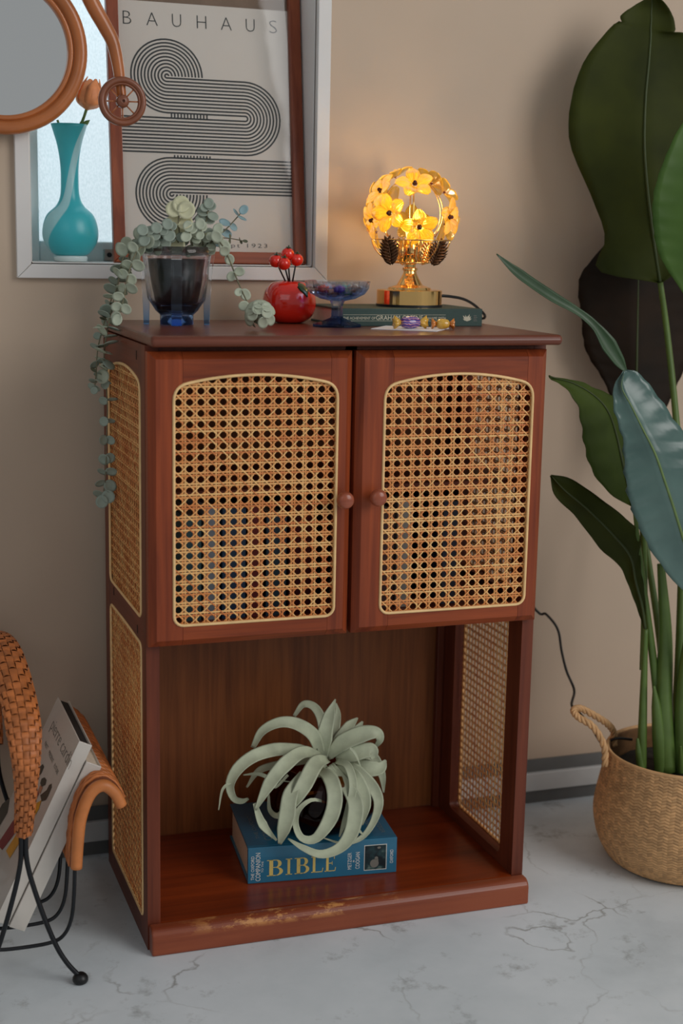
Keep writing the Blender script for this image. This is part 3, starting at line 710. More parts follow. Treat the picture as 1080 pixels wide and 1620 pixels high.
# --- green book under the lamp
M['green_cloth'] = plain('dark_green_cloth', S(38, 66, 60), 0.55, 0, 0.08, 200)
GX0, GX1, GY0, GY1, GZ1 = 0.3235, 0.5505, 0.155, 0.300, ZT + 0.0262
gb = thing('green_book', 'dark green hardback lying under the glowing flower lamp', 'book', ((GX0 + GX1) / 2, 0.225, ZT))
bevel(obj('cover', join(boxvf(GX0, GX1, GY0, GY1, ZT, ZT + 0.003), boxvf(GX0, GX1, GY0, GY1, GZ1 - 0.003, GZ1), boxvf(GX0, GX1, GY0 - 0.0015, GY0 + 0.003, ZT, GZ1)), M['green_cloth'], gb), 0.0008)
box('pages', GX0 + 0.003, GX1 - 0.003, GY0 + 0.003, GY1 - 0.004, ZT + 0.003, GZ1 - 0.003, M['paper'], gb)
def spine(vf): return onto(vf, (GX0, GY0 - 0.0015, ZT), (1, 0, 0), (0, 0, 1), 0.0003)
pu = lambda px_: P(px_, 503, GY0).x - GX0
M['print_cream'] = plain('cream_print_ink', S(206, 200, 176), 0.5, 0, 0.05)
obj('title_lettering', spine(join(fit(text2d('THE ACHIEVEMENT OF', 0.01), pu(542), pu(593), 0.0100, 0.0140), fit(text2d('GRAHAM GREENE', 0.01), pu(594), pu(668), 0.0093, 0.0160), fit(text2d('GRAHAME SMITH', 0.01), pu(670), pu(704), 0.0100, 0.0140),
    rect2(pu(542), pu(704), 0.0168, 0.0172), rect2(pu(542), pu(704), 0.0078, 0.0082))), M['print_cream'], gb)
em = []
for i in range(7):
    a_ = 0.5 + i * 0.36; L_ = 0.006 + 0.001 * (i % 3); em.append(([Vector((0, 0, 0)), Vector((L_ * 0.6 * math.cos(a_ - 0.2), L_ * 0.6 * math.sin(a_ - 0.2), 0)), Vector((L_ * math.cos(a_), L_ * math.sin(a_), 0)), Vector((L_ * 0.6 * math.cos(a_ + 0.2), L_ * 0.6 * math.sin(a_ + 0.2), 0))], [(0, 1, 2, 3)]))
em = join(*em); em = fit(em, pu(731), pu(745), 0.0075, 0.0185)
ln_ = [rect2(pu(748), pu(748) + 0.006 - 0.001 * (i % 2), 0.008 + i * 0.0025, 0.0087 + i * 0.0025) for i in range(4)]
obj('emblem', spine(em), M['print_cream'], gb); obj('small_print', spine(join(*ln_)), M['print_grey'], gb)

# --- flower lamp
LX, LY, LZ = 0.4590, 0.226, GZ1
lp = thing('flower_lamp', 'gold table lamp with a globe of amber glass flowers, switched on', 'lamp', (LX, LY, LZ))
LC = (LX, LY, LZ)
obj('base_pad', lathe([(0.001, 0), (0.0512, 0), (0.0512, 0.0036), (0.001, 0.0036)], 56, LC), M['black'], lp)
obj('base', lathe([(0.001, 0.0037), (0.0505, 0.0037), (0.0505, 0.0245), (0.0495, 0.0255), (0.034, 0.0262), (0.0325, 0.0290), (0.029, 0.0300), (0.020, 0.0330), (0.0145, 0.0420), (0.0105, 0.0500), (0.0098, 0.0540), (0.012, 0.0555), (0.0118, 0.058), (0.0085, 0.0595), (0.0088, 0.064), (0.012, 0.0665), (0.001, 0.067)], 56, LC), M['gold'], lp)
cg = []
CZ = 0.1010; CRd = 0.0605
for i in range(8):
    a_ = i * PI / 4 + 0.39; d_ = Vector((math.cos(a_), math.sin(a_), 0))
    cg.append(tube([Vector(LC) + d_ * r_ + Vector((0, 0, z_)) for r_, z_ in ((0.010, 0.0665), (0.030, 0.067), (0.046, 0.077), (0.056, 0.089), (CRd, CZ))], 0.0010, 6, seg=14))
ring = lambda r_, z_, rad: tube([Vector(LC) + Vector((r_ * math.cos(2 * PI * i / 48), r_ * math.sin(2 * PI * i / 48), z_)) for i in range(48)], rad, 6, closed=True)
obj('cage', join(ring(CRd, CZ, 0.0012), ring(0.030, 0.067, 0.0012), *cg), M['gold'], lp, True)
GC = Vector(LC) + Vector((0, 0, 0.1400)); GR = 0.0620
ar = []
for i in range(6):
    a_ = i * PI / 3 + 0.2; d_ = Vector((math.cos(a_), math.sin(a_), 0))
    ar.append(tube([GC + (d_ * math.cos(e_) + Vector((0, 0, 1)) * math.sin(e_)) * GR * 0.86 for e_ in (-0.7, -0.2, 0.3, 0.8, 1.2, 1.5)], 0.0009, 6, seg=16))
obj('globe_wire', join(*ar), M['gold'], lp, True)
obj('socket', join(lathe([(0.012, 0.066), (0.012, 0.098), (0.009, 0.101), (0.001, 0.101)], 20, LC), *[lathe([(0.0026, 0.067), (0.0026, 0.100)], 10, (LX + 0.019 * math.cos(q), LY + 0.019 * math.sin(q), LZ)) for q in (0.5, 2.1, 3.6, 5.2)]), M['gold'], lp, True)
em_, nt, b = base('lit_bulb'); b.inputs['Emission Color'].default_value = (1.0, 0.62, 0.25, 1); b.inputs['Emission Strength'].default_value = 2.0; b.inputs['Base Color'].default_value = (1, .8, .5, 1)
obj('bulb', lathe(smoothprof([(0.001, 0.100), (0.006, 0.102), (0.008, 0.110), (0.0095, 0.118), (0.007, 0.127), (0.001, 0.131)], 24), 20, LC), em_, lp, True)
pl_ = bpy.data.lights.new('bulb_light', 'POINT'); pl_.energy = 0.36; pl_.color = (1.0, 0.68, 0.36); pl_.shadow_soft_size = 0.014
plo = bpy.data.objects.new('bulb_light', pl_); put(plo, lp, Matrix.Translation(Vector(LC) + Vector((0, 0, 0.140))))
def amber():
    m = bpy.data.materials.new('amber_petal_glass'); m.use_nodes = True; nt = m.node_tree; b = nt.nodes['Principled BSDF']
    b.inputs['Base Color'].default_value = (1.0, 0.76, 0.16, 1); b.inputs['Transmission Weight'].default_value = 0.95; b.inputs['Roughness'].default_value = 0.05; b.inputs['IOR'].default_value = 1.45
    t = nt.nodes.new('ShaderNodeBsdfTranslucent'); t.inputs[0].default_value = (1.0, 0.72, 0.10, 1); mx = nt.nodes.new('ShaderNodeMixShader'); mx.inputs[0].default_value = 0.45
    wv = node(nt, 'ShaderNodeTexWave', Scale=110.0); nt.links.new(coords(nt), wv.inputs['Vector']); bump(nt, b, wv.outputs[1], 0.35, 0.0008)
    nt.links.new(b.outputs[0], mx.inputs[1]); nt.links.new(t.outputs[0], mx.inputs[2]); nt.links.new(mx.outputs[0], nt.nodes['Material Output'].inputs[0]); return m
M['amber'] = amber()
def petal_mesh():
    V, F = [], []; nu, nv = 9, 9
    for sgn in (1, -1):
        for i in range(nu):
            t = i / (nu - 1); L = 0.004 + 0.0255 * t; wd = 0.0104 * math.sin(PI * (0.07 + 0.85 * t ** 0.95)) + 0.0004
            for j in range(nv):
                x = -1 + 2 * j / (nv - 1)
                z = 0.0055 * math.sin(PI * t * 0.75) + 0.0026 * (1 - x * x) * sgn * math.sin(PI * min(1, t + 0.08)) + 0.0011 * math.cos(5 * PI * x) * (sgn > 0)
                V.append(Vector((x * wd, L, z)))
    n1 = nu * nv
    for s_ in (0, 1):
        for i in range(nu - 1):
            for j in range(nv - 1):
                a_ = s_ * n1 + i * nv + j; F.append((a_, a_ + 1, a_ + nv + 1, a_ + nv))
    edge = [j for j in range(nv)] + [i * nv + nv - 1 for i in range(1, nu)] + [(nu - 1) * nv + j for j in range(nv - 2, -1, -1)] + [i * nv for i in range(nu - 2, 0, -1)]
    for i in range(len(edge)):
        a_, b_ = edge[i], edge[(i + 1) % len(edge)]; F.append((a_, b_, n1 + b_, n1 + a_))
    me = mk('petal', V, F, True); me.materials.append(M['amber']); return me
PETAL = petal_mesh()
bead = join(sphere((0, 0, 0.0055), 0.0032, 10, 6), lathe([(0.0005, -0.004), (0.0022, 0.0), (0.0042, 0.003), (0.001, 0.0045)], 12))
BEAD = mk('bead', *bead, True); BEAD.materials.append(plain('dark_bead', S(74, 26, 20), 0.25, 0, 0.1))
dirs = []
for (u_, v_) in ((660, 354), (610, 337), (708, 343), (656, 291)):      # the four that face the room
    q = P(u_, v_, LY - 0.045) - GC; dirs.append(q.normalized())
for (u_, v_, yo) in ((580, 350, .0), (597, 298, -.01), (712, 298, -.005), (626, 282, .015), (690, 278, .02), (727, 362, .01), (586, 372, .03)):
    dirs.append((P(u_, v_, LY + yo) - GC).normalized())
for i in range(400):
    z_ = random.uniform(-0.3, 1); a_ = random.uniform(0, 2 * PI); s_ = math.sqrt(1 - z_ * z_); d_ = Vector((s_ * math.cos(a_), s_ * math.sin(a_), z_))
    if d_.y > -0.1 and all(d_.angle(q) > 0.70 for q in dirs): dirs.append(d_)
for i, d_ in enumerate(dirs):
    up_ = Vector((0, 0, 1)) if abs(d_.z) < 0.9 else Vector((0, 1, 0))
    mat_ = basis(d_, up_, GC + d_ * GR) @ Matrix.Rotation(random.uniform(-0.5, 0.5), 4, 'Z')
    f_ = obj('flower', BEAD, None, lp, world=mat_)
    for k_ in range(5):
        obj('petal', PETAL, None, f_, world=mat_ @ Matrix.Rotation(2 * PI * k_ / 5, 4, 'Z') @ Matrix.Rotation(random.uniform(-0.1, 0.12), 4, 'X'))
def fern(L=0.030, wd=0.0125, n=8):
    vfs = [strap([(0, 0, 0), (0, L * 0.5, 0.002), (0, L, 0)], [0.0016, 0.0014, 0.0006], (0, 0, 1), 8, 0.001)]
    for i in range(n):
        t = (i + 0.5) / n; w_ = wd * math.sin(PI * (0.18 + 0.80 * t)) ** 0.8
        for s_ in (-1, 1):
            vfs.append(strap([(0, L * t - 0.002, 0.001), (s_ * w_ * 0.6, L * t + 0.002, 0.0018), (s_ * w_, L * t + 0.0065, 0.0)], [0.0042, 0.0040, 0.0004], (0, 0, 1), 5, 0.0008, 0.3, 3))
    return join(*vfs)
FERN = mk('lamp_leaf', *fern(), True); FERN.materials.append(M['bronze'])
FERNG = mk('lamp_leaf', *fern(), True); FERNG.materials.append(M['gold'])
for (u_, v_, tl, yo, me_) in ((619, 417, 0.18, -0.038, FERN), (684, 418, -0.42, -0.034, FERN), (666, 417, -0.38, 0.020, FERNG), (638, 418, 0.1, 0.045, FERNG)):
    p_ = P(u_, v_, LY + yo)
    nrm_ = Vector((p_.x - LX, p_.y - LY, -0.012)).normalized() if yo < 0 else Vector((0.2, -1, 0))
    obj('lamp_leaf', me_, None, lp, world=basis(nrm_ * 0.5 + Vector((-0.3, -0.9, 0.2)), Vector((0, 0, 1)), p_, 1.25) @ Matrix.Rotation(tl, 4, 'Z'))
cord = [Vector((LX + 0.048, LY + 0.012, LZ + 0.0165)), P(712, 469, 0.245), P(735, 474, 0.262), P(754, 486, 0.285), P(766, 503, 0.309), Vector((0.590, 0.3270, 0.862)), Vector((0.588, 0.330, 0.80)), Vector((0.575, 0.328, 0.62)), P(836, 950, 0.325), P(864, 972, 0.315), P(882, 996, 0.300), P(888, 1030, 0.290), P(896, 1062, 0.280), P(908, 1092, 0.260), P(904, 1116, 0.225), P(918, 1130, 0.19), P(935, 1150, 0.165), P(948, 1172, 0.15), P(956, 1176, 0.14), P(975, 1168, 0.13), P(1000, 1170, 0.12)]
obj('power_cord', tube(cord, 0.0023, 8, seg=110), M['black'], lp, True)

# --- blue glass compote with sweets
def clear_tint(name, c_low, c_high, z0, z1, mixf=0.55):
    m = tint_glass(name, c_low, c_high, z0, z1); nt = m.node_tree; b = nt.nodes['Principled BSDF']
    t = nt.nodes.new('ShaderNodeBsdfTransparent'); mx = nt.nodes.new('ShaderNodeMixShader'); mx.inputs[0].default_value = mixf
    nt.links.new(b.inputs['Base Color'].links[0].from_socket, t.inputs[0])
    nt.links.new(b.outputs[0], mx.inputs[1]); nt.links.new(t.outputs[0], mx.inputs[2]); nt.links.new(mx.outputs[0], nt.nodes['Material Output'].inputs[0]); return m
def tint_glass(name, c_low, c_high, z0, z1, rough=0.02):
    m, nt, b = base(name); b.inputs['Transmission Weight'].default_value = 1.0; b.inputs['Roughness'].default_value = rough; b.inputs['IOR'].default_value = 1.42
    tc = nt.nodes.new('ShaderNodeTexCoord'); sp = nt.nodes.new('ShaderNodeSeparateXYZ'); nt.links.new(tc.outputs['Object'], sp.inputs[0])
    mr = node(nt, 'ShaderNodeMapRange'); mr.inputs['From Min'].default_value = z0; mr.inputs['From Max'].default_value = z1; nt.links.new(sp.outputs[2], mr.inputs['Value'])
    r = ramp(nt, mr.outputs[0], [(0.0, c_low), (1.0, c_high)]); nt.links.new(r.outputs[0], b.inputs['Base Color']); return m
KX, KY = 0.3157, 0.150
kc = thing('compote_dish', 'footed blue glass compote dish with faceted bowl', 'dish', (KX, KY, ZT))
M['blue_glass'] = clear_tint('blue_pressed_glass', (0.16, 0.38, 1.0, 1), (0.84, 0.91, 1.0, 1), 0.037, 0.062, 0.40)
M['blue_foot'] = clear_tint('blue_pressed_glass_foot', (0.24, 0.46, 1.0, 1), (0.66, 0.80, 1.0, 1), 0.0, 0.036, 0.45)
tw = Matrix.Translation((KX, KY, ZT))
obj('bowl', lathe([(0.001, 0.0375), (0.012, 0.0375), (0.026, 0.0405), (0.040, 0.0475), (0.0462, 0.0560), (0.0482, 0.0665), (0.0462, 0.0665), (0.0438, 0.0575), (0.037, 0.0505), (0.022, 0.0440), (0.001, 0.0420)], 16), M['blue_glass'], kc, False, tw)
obj('foot', lathe([(0.001, 0.0), (0.0365, 0.0), (0.0370, 0.0035), (0.022, 0.0080), (0.0105, 0.0125), (0.0088, 0.0150), (0.0085, 0.0300), (0.0115, 0.0374), (0.001, 0.0374)], 10), M['blue_foot'], kc, False, tw)
cols = [('red', (214, 48, 42)), ('orange', (236, 130, 40)), ('yellow', (240, 200, 60)), ('dark blue', (34, 52, 110)), ('pale blue', (150, 190, 220)), ('white', (232, 228, 220)), ('green', (60, 140, 70)), ('pink', (232, 140, 160)), ('purple', (110, 70, 150)), ('brown', (120, 76, 44)), ('turquoise', (50, 170, 170)), ('black', (26, 26, 30)), ('amber', (206, 150, 40))]
cm_ = [plain(n_ + '_sweet', S(*c_), 0.2, 0, 0.08, coat=0.5) for n_, c_ in cols]
spots = [(0, 0, 0.0495, 2)] + [(0.0165 * math.cos(a_ * 1.2566 + 0.3), 0.0165 * math.sin(a_ * 1.2566 + 0.3), 0.0500, (12, 3, 7, 1, 6)[a_]) for a_ in range(5)] + [(0.029 * math.cos(a_ * 0.8976), 0.029 * math.sin(a_ * 0.8976), 0.0552, (5, 10, 4, 11, 0, 8, 9)[a_]) for a_ in range(7)]
for x_, y_, z_, ci in spots:
    vf = join(sphere((0, 0, 0), 0.0058, 10, 7, 1.2, 1, 0.9), lathe([(0.0012, 0.0045), (0.0042, 0.0085)], 7), lathe([(0.0042, -0.0085), (0.0012, -0.0045)], 7))
    q_ = Matrix.Translation((KX + x_, KY + y_, ZT + z_)) @ Matrix.Rotation(random.uniform(0, 3), 4, 'Z') @ Matrix.Rotation(PI / 2, 4, 'X')
    tag(obj('sweet', vf, cm_[ci], None, True, q_), 'tiny %s glass sweet lying in the blue compote dish' % cols[ci][0], 'candy', 'sweets in the compote dish')

# --- tomato pick holder
TX, TY = 0.2700, 0.240
M['tomato'] = plain('glossy_red_ceramic', S(232, 40, 22), 0.12, 0, 0.06, 20, coat=0.6)
tm = thing('tomato_holder', 'glossy red ceramic tomato with a hole for cocktail picks', 'holder', (TX, TY, ZT))
prt = smoothprof([(0.012, 0.0), (0.024, 0.002), (0.036, 0.013), (0.0402, 0.029), (0.0375, 0.046), (0.028, 0.0585), (0.015, 0.0625), (0.008, 0.0600), (0.001, 0.0560)], 44)
V_, F_ = lathe(prt, 48)
V_ = [Vector((v.x * (1 + 0.025 * math.cos(5 * math.atan2(v.y, v.x))), v.y * (1 + 0.025 * math.cos(5 * math.atan2(v.y, v.x))), v.z)) for v in V_]
obj('body', (V_, F_), M['tomato'], tm, True, Matrix.Translation((TX, TY, ZT)))
M['calyx'] = plain('dark_green_glaze', S(34, 66, 34), 0.25, 0, 0.2, 60, coat=0.4)
l0 = P(466, 449, TY - 0.026)
obj('leaf', strap([P(464, 447, TY - 0.012), P(474, 449, TY - 0.024), P(482, 458, TY - 0.034), P(486, 470, TY - 0.038)], [0.012, 0.021, 0.018, 0.002], (0.35, -0.8, 0.6), 14, 0.0022, -0.2), M['calyx'], tm, True)
for i, (u_, v_, yo, bu, bv, lab) in enumerate(((436, 413, -0.006, 445, 446, 'leftmost cherry tomato cocktail pick in the red holder'), (449, 417, -0.014, 452, 446, 'lower front cherry tomato cocktail pick in the red holder'), (455, 402, 0.004, 457, 446, 'tallest cherry tomato cocktail pick in the red holder'), (469, 411, 0.0, 463, 446, 'rightmost cherry tomato cocktail pick in the red holder'))):
    hp_ = P(u_, v_, TY + yo); bp2 = Vector((TX + (bu - 455) * 0.00045, TY + yo * 0.3, ZT + 0.0570))
    pk = thing('cocktail_pick', lab, 'pick', bp2, 'cocktail picks in the tomato holder')
    obj('stick', tube([bp2, hp_], 0.0012, 6), M['wire'], pk, True)
    hd = obj('cherry_tomato', sphere(hp_, 0.0102, 20, 12, 1, 1, 0.95), M['tomato'], pk, True)
    vfs = []
    for k_ in range(5):
        a_ = k_ * 1.257 + i; n_ = Vector((math.cos(a_) * 0.5, -0.35 + math.sin(a_) * 0.5, 0.9)).normalized(); c_ = Vector((0, -0.35, 0.9)).normalized()
        vfs.append(strap([hp_ + c_ * 0.0104, hp_ + (c_ + n_).normalized() * 0.0108, hp_ + n_ * 0.0108], [0.003, 0.003, 0.0005], (c_ + n_), 5, 0.0006, 0.2, 3))
    vfs.append(tube([hp_ + c_ * 0.0095, hp_ + c_ * 0.014], 0.0010, 6))
    obj('calyx', join(*vfs), M['calyx'], hd, True)

# --- card and two wrapped sweets
cp = [Vector((0.3450, 0.0840, ZT)), Vector((0.4226, 0.0267, ZT)), Vector((0.4716, 0.0955, ZT)), Vector((0.3940, 0.1528, ZT))]
cn = obj('card', ([p_ + Vector((0, 0, z_)) for z_ in (0.0002, 0.0012) for p_ in cp], [(0, 1, 2, 3), (7, 6, 5, 4), (0, 4, 5, 1), (1, 5, 6, 2), (2, 6, 7, 3), (3, 7, 4, 0)]), plain('white_card', S(236, 234, 238), 0.6, 0, 0.02))
tag(cn, 'small white card lying at the front of the cabinet top', 'card')
def wrapped(c_, L_, r_, body_m, end_m, lab, name='wrapped_candy', ang=0.0):
    t_ = thing(name, lab, 'candy', c_, 'wrapped candies on the card')
    q_ = Matrix.Translation(c_) @ Matrix.Rotation(ang, 4, 'Z') @ Matrix.Rotation(PI / 2, 4, 'Y')
    obj('sweet_body', lathe(smoothprof([(0.002, -L_), (r_ * 0.75, -L_ * 0.85), (r_, -L_ * 0.3), (r_, L_ * 0.3), (r_ * 0.75, L_ * 0.85), (0.002, L_)], 30), 24), body_m, t_, True, q_)
    for s_ in (-1, 1):
        pr_ = [(0.0018, L_ * 0.97), (r_ * 0.5, L_ * 1.25), (r_ * 0.95, L_ * 1.75)]
        V_, F_ = lathe(pr_, 18); V_ = [Vector((v.x * (1 + 0.25 * math.cos(6 * math.atan2(v.y, v.x))), v.y * (0.7 + 0.25 * math.cos(6 * math.atan2(v.y, v.x))), v.z * s_)) for v in V_]
        obj('wrapper_twist', (V_, F_), end_m, t_, True, q_)
def stripes():
    m, nt, b = base('striped_murano_glass'); b.inputs['Roughness'].default_value = 0.1; b.inputs['Coat Weight'].default_value = 0.6
    wv = node(nt, 'ShaderNodeTexWave', Scale=42.0, Distortion=3.0); wv.inputs['Detail Scale'].default_value = 3.0; nt.links.new(coords(nt), wv.inputs['Vector'])
    r = ramp(nt, wv.outputs[1], [(0.2, S(96, 70, 150)), (0.45, S(226, 214, 230)), (0.62, S(206, 60, 50)), (0.85, S(80, 60, 140))]); nt.links.new(r.outputs[0], b.inputs['Base Color']); return m
M['amber_clear'] = glass('amber_candy_glass', (0.95, 0.66, 0.22, 1), 0.05)
M['yellow_glass'] = plain('yellow_candy_glass', S(226, 176, 70), 0.15, 0, 0.2, 120, coat=0.5)
c1_ = Vector((0.4030, 0.078, ZT + 0.0102)); c2_ = Vector((0.4385, 0.070, ZT + 0.0086))
wrapped(c1_, 0.0150, 0.0088, stripes(), M['yellow_glass'], 'purple and red striped glass candy with yellow ends on the card', ang=0.1)
wrapped(c2_ + Vector((0.012, 0.0, 0)), 0.0095, 0.0072, M['yellow_glass'], plain('orange_candy_glass', S(214, 128, 48), 0.15, 0, 0.2, 120, coat=0.5), 'orange amber glass candy on the right of the card', ang=-0.15)

# --- glass planter, inner pot and trailing eucalyptus
GX, GY = 0.0885, 0.205
M['planter_glass'] = clear_tint('blue_footed_glass', (0.20, 0.50, 1.0, 1), (0.94, 0.97, 0.99, 1), 0.0, 0.040, 0.15)
M['planter_fin'] = tint_glass('blue_footed_glass_rib', (0.16, 0.45, 1.0, 1), (0.95, 0.98, 1.0, 1), 0.0, 0.06)
gp = thing('glass_planter', 'clear glass planter with ribbed walls and blue square foot', 'planter', (GX, GY, ZT))
gw = Matrix.Translation((GX, GY, ZT))
ro = [(0.024, 0.0), (0.0245, 0.014), (0.031, 0.020), (0.0415, 0.036), (0.0455, 0.065), (0.0495, 0.098), (0.0555, 0.1115)]
ri = [(r_ - 0.004, z_) for r_, z_ in ro[::-1][:4]] + [(0.028, 0.026), (0.001, 0.020)]
obj('bowl', lathe([(0.001, 0.0)] + ro + ri, 20), M['planter_glass'], gp, True, gw)
for i in range(4):
    a_ = -1.79 + i * PI / 2; e_ = Vector((math.cos(a_), math.sin(a_), 0)); n_ = Vector((-e_.y, e_.x, 0)); hw = 0.0075
    pr_ = [(0.0475, 0.0), (0.0485, 0.030), (0.0505, 0.070), (0.0560, 0.1110), (0.0480, 0.1110), (0.0455, 0.070), (0.0415, 0.038), (0.0385, 0.030), (0.0395, 0.0)]
    k_ = len(pr_); V_ = [e_ * r_ + Vector((0, 0, z_)) + n_ * s_ * hw for s_ in (-1, 1) for r_, z_ in pr_]
    bevel(obj('buttress', (V_, [tuple(range(k_)), tuple(range(k_, 2 * k_))[::-1]] + [(j, (j + 1) % k_, k_ + (j + 1) % k_, k_ + j) for j in range(k_)]), M['planter_fin'], gp, False, gw), 0.001)
np_ = thing('nursery_pot', 'black inner plant pot of dark soil inside the glass planter', 'pot', (GX, GY, ZT + 0.0215))
obj('pot', lathe([(0.001, 0.0215), (0.0290, 0.0215), (0.0365, 0.060), (0.0415, 0.094), (0.0405, 0.094), (0.0360, 0.060), (0.001, 0.030)], 36, (GX, GY, ZT)), plain('black_nursery_plastic', S(34, 34, 36), 0.45, 0, 0.15, 30), np_, True)
V_, F_ = lathe([(0.001, 0.090), (0.014, 0.0895), (0.028, 0.089), (0.0395, 0.0865), (0.001, 0.080)], 36, (GX, GY, ZT)); V_ = [v + Vector((0, 0, random.uniform(-0.002, 0.002))) for v in V_]
obj('soil', (V_, F_), plain('dark_soil', S(48, 40, 34), 0.95, 0, 0.4, 300), np_)
def euc_leaf(name, mat, asp=1.0):
    V, F = [], []; nr, na = 3, 14
    V.append(Vector((0, 0.92, 0.02)))
    for i in range(1, nr + 1):
        r_ = i / nr
        for k_ in range(na):
            t = 2 * PI * k_ / na; x, y = math.sin(t) * r_ * asp, 0.92 - math.cos(t) * r_
            V.append(Vector((x, y, 0.22 * r_ * r_ - 0.12 * abs(math.sin(t)) * 0)))
    F += [(0, 1 + k_, 1 + (k_ + 1) % na) for k_ in range(na)]
    for i in range(nr - 1):
        F += [(1 + i * na + k_, 1 + (i + 1) * na + k_, 1 + (i + 1) * na + (k_ + 1) % na, 1 + i * na + (k_ + 1) % na) for k_ in range(na)]
    n1 = len(V); V += [v - Vector((0, 0, 0.06)) for v in V]; F2 = [tuple(i + n1 for i in f)[::-1] for f in F]
    e = n1 - na; F += F2 + [(e + k_, e + (k_ + 1) % na, n1 + e + (k_ + 1) % na, n1 + e + k_) for k_ in range(na)]
    me = mk(name, V, F, True); me.materials.append(mat); return me
M['sage'] = plain('sage_leaf', S(182, 190, 168), 0.6, 0, 0.16, 60); M['sage2'] = plain('grey_green_leaf', S(152, 164, 150), 0.6, 0, 0.16, 60)
M['cream_leaf'] = plain('cream_leaf', S(214, 212, 176), 0.6, 0, 0.12, 60); M['blue_leaf'] = plain('blue_green_leaf', S(142, 172, 178), 0.6, 0, 0.12, 60); M['dark_leaf'] = plain('olive_leaf', S(92, 96, 74), 0.6, 0, 0.2, 60)
EL = {k_: euc_leaf('leaf', M[k_], a_) for k_, a_ in (('sage', 0.86), ('sage2', 0.95), ('cream_leaf', 1.0), ('blue_leaf', 0.8), ('dark_leaf', 0.6))}
M['twig'] = plain('grey_twig', S(120, 116, 92), 0.7)
ep = thing('trailing_eucalyptus', 'trailing artificial eucalyptus with round grey green leaves spilling from the glass planter', 'plant', (GX, GY, ZT + 0.09))
TOCAM = Vector((-0.25, -0.93, 0.25)).normalized()
def sprig(path, n, s0, s1, kind, face=0.75, stem_r=0.0011, alt=None):
    pts = [P(u_, v_, y_) for u_, v_, y_ in path]; cl = catmull(pts, max(24, n * 2))
    st_ = obj('stem', tube(cl, [stem_r * 1.2, stem_r * 0.8], 6), M['twig'], ep, True)
    for i in range(n):
        t = (i + 0.7) / n; q = t * (len(cl) - 1); k_ = min(int(q), len(cl) - 2); p_ = cl[k_].lerp(cl[k_ + 1], q - k_); tg = (cl[k_ + 1] - cl[k_]).normalized()
        tw_ = i * 1.57 + random.uniform(-0.4, 0.4); s_ = s0 + (s1 - s0) * t
        e1 = tg.orthogonal().normalized(); e2 = tg.cross(e1)
        for h_ in (0, PI):
            d_ = (e1 * math.cos(tw_ + h_) + e2 * math.sin(tw_ + h_) + tg * 0.55).normalized()
            n_ = (tg * (1 - face) * 1.4 + TOCAM * face + Vector((random.uniform(-.35, .35), random.uniform(-.35, .35), random.uniform(-.2, .5)))).normalized()
            d_ = (d_ - n_ * d_.dot(n_) * 0.8)
            kk = kind if not alt or random.random() > 0.3 else alt
            obj('leaf', EL[kk], None, st_, world=basis(n_, d_, p_, s_ * random.uniform(0.82, 1.12)))
    obj('leaf', EL[kind], None, st_, world=basis(TOCAM, (cl[-1] - cl[-3]), cl[-1], s1))
sprig([(262, 392, .200), (225, 378, .190), (198, 400, .180), (186, 450, .172), (174, 500, .172), (166, 545, .180), (164, 585, .200)], 19, 0.0100, 0.0108, 'sage', 0.35, alt='sage2')
sprig([(164, 578, .200), (170, 640, .215), (168, 700, .225), (167, 750, .228), (163, 784, .228)], 8, 0.0082, 0.0100, 'sage2', 0.6, 0.0008)
sprig([(255, 392, .205), (215, 392, .200), (188, 440, .190), (168, 500, .185), (155, 550, .190), (152, 590, .195), (150, 612, .198)], 13, 0.0085, 0.0058, 'sage2', 0.4, alt='dark_leaf')
sprig([(258, 394, .190), (222, 392, .165), (204, 430, .155), (196, 470, .152), (188, 498, .152)], 9, 0.0105, 0.0085, 'sage', 0.55)
sprig([(320, 395, .190), (343, 380, .165), (360, 405, .140), (376, 445, .115), (392, 480, .090), (404, 498, .070)], 7, 0.0088, 0.0080, 'sage', 0.7)
sprig([(312, 395, .200), (322, 370, .198), (327, 345, .196), (329, 330, .196)], 5, 0.0098, 0.0080, 'sage2', 0.8)
sprig([(325, 392, .195), (345, 374, .190), (362, 358, .186), (380, 338, .184)], 4, 0.0092, 0.0078, 'blue_leaf', 0.6)
sprig([(320, 392, .190), (340, 378, .175), (362, 377, .165), (384, 381, .160)], 4, 0.0045, 0.0038, 'dark_leaf', 0.4, 0.0008)
sprig([(285, 395, .190), (284, 372, .180), (282, 350, .178), (284, 336, .178)], 3, 0.0130, 0.0125, 'cream_leaf', 0.9)
for u0, u1 in ((232, 245), (252, 262), (270, 290), (300, 306), (318, 322), (340, 332)):
    sprig([(u1, 398, .195), ((u0 + u1) / 2, 380, .178), (u0, 366 + random.uniform(-4, 6), .165)], 3, 0.0090, 0.0085, random.choice(['sage', 'sage2', 'sage']), 0.75)
# rosette at the end of the right-hand trail
rc = P(411, 505, .058); rc.z = max(rc.z, ZT + 0.0215)
ro_ = obj('rosette', sphere(rc, 0.010, 12, 8), M['sage'], ep, True)
for i in range(22):
    z_ = 1 - 1.72 * (i + 0.5) / 22; a_ = i * 2.4; s_ = math.sqrt(max(0, 1 - z_ * z_)); d_ = Vector((s_ * math.cos(a_), -z_ * 0.86, s_ * math.sin(a_) + 0.2 * z_)).normalized()
    up_ = (Vector((0, -1, 0.2)) - d_ * Vector((0, -1, 0.2)).dot(d_))
    if d_.z < -0.75: continue
    obj('leaf', EL['sage'], None, ro_, world=basis((d_ * 0.8 + TOCAM * 0.4), up_ * -1, rc + d_ * 0.0125 - up_.normalized() * -0.006 if up_.length > 1e-3 else rc + d_ * 0.012, 0.0088))

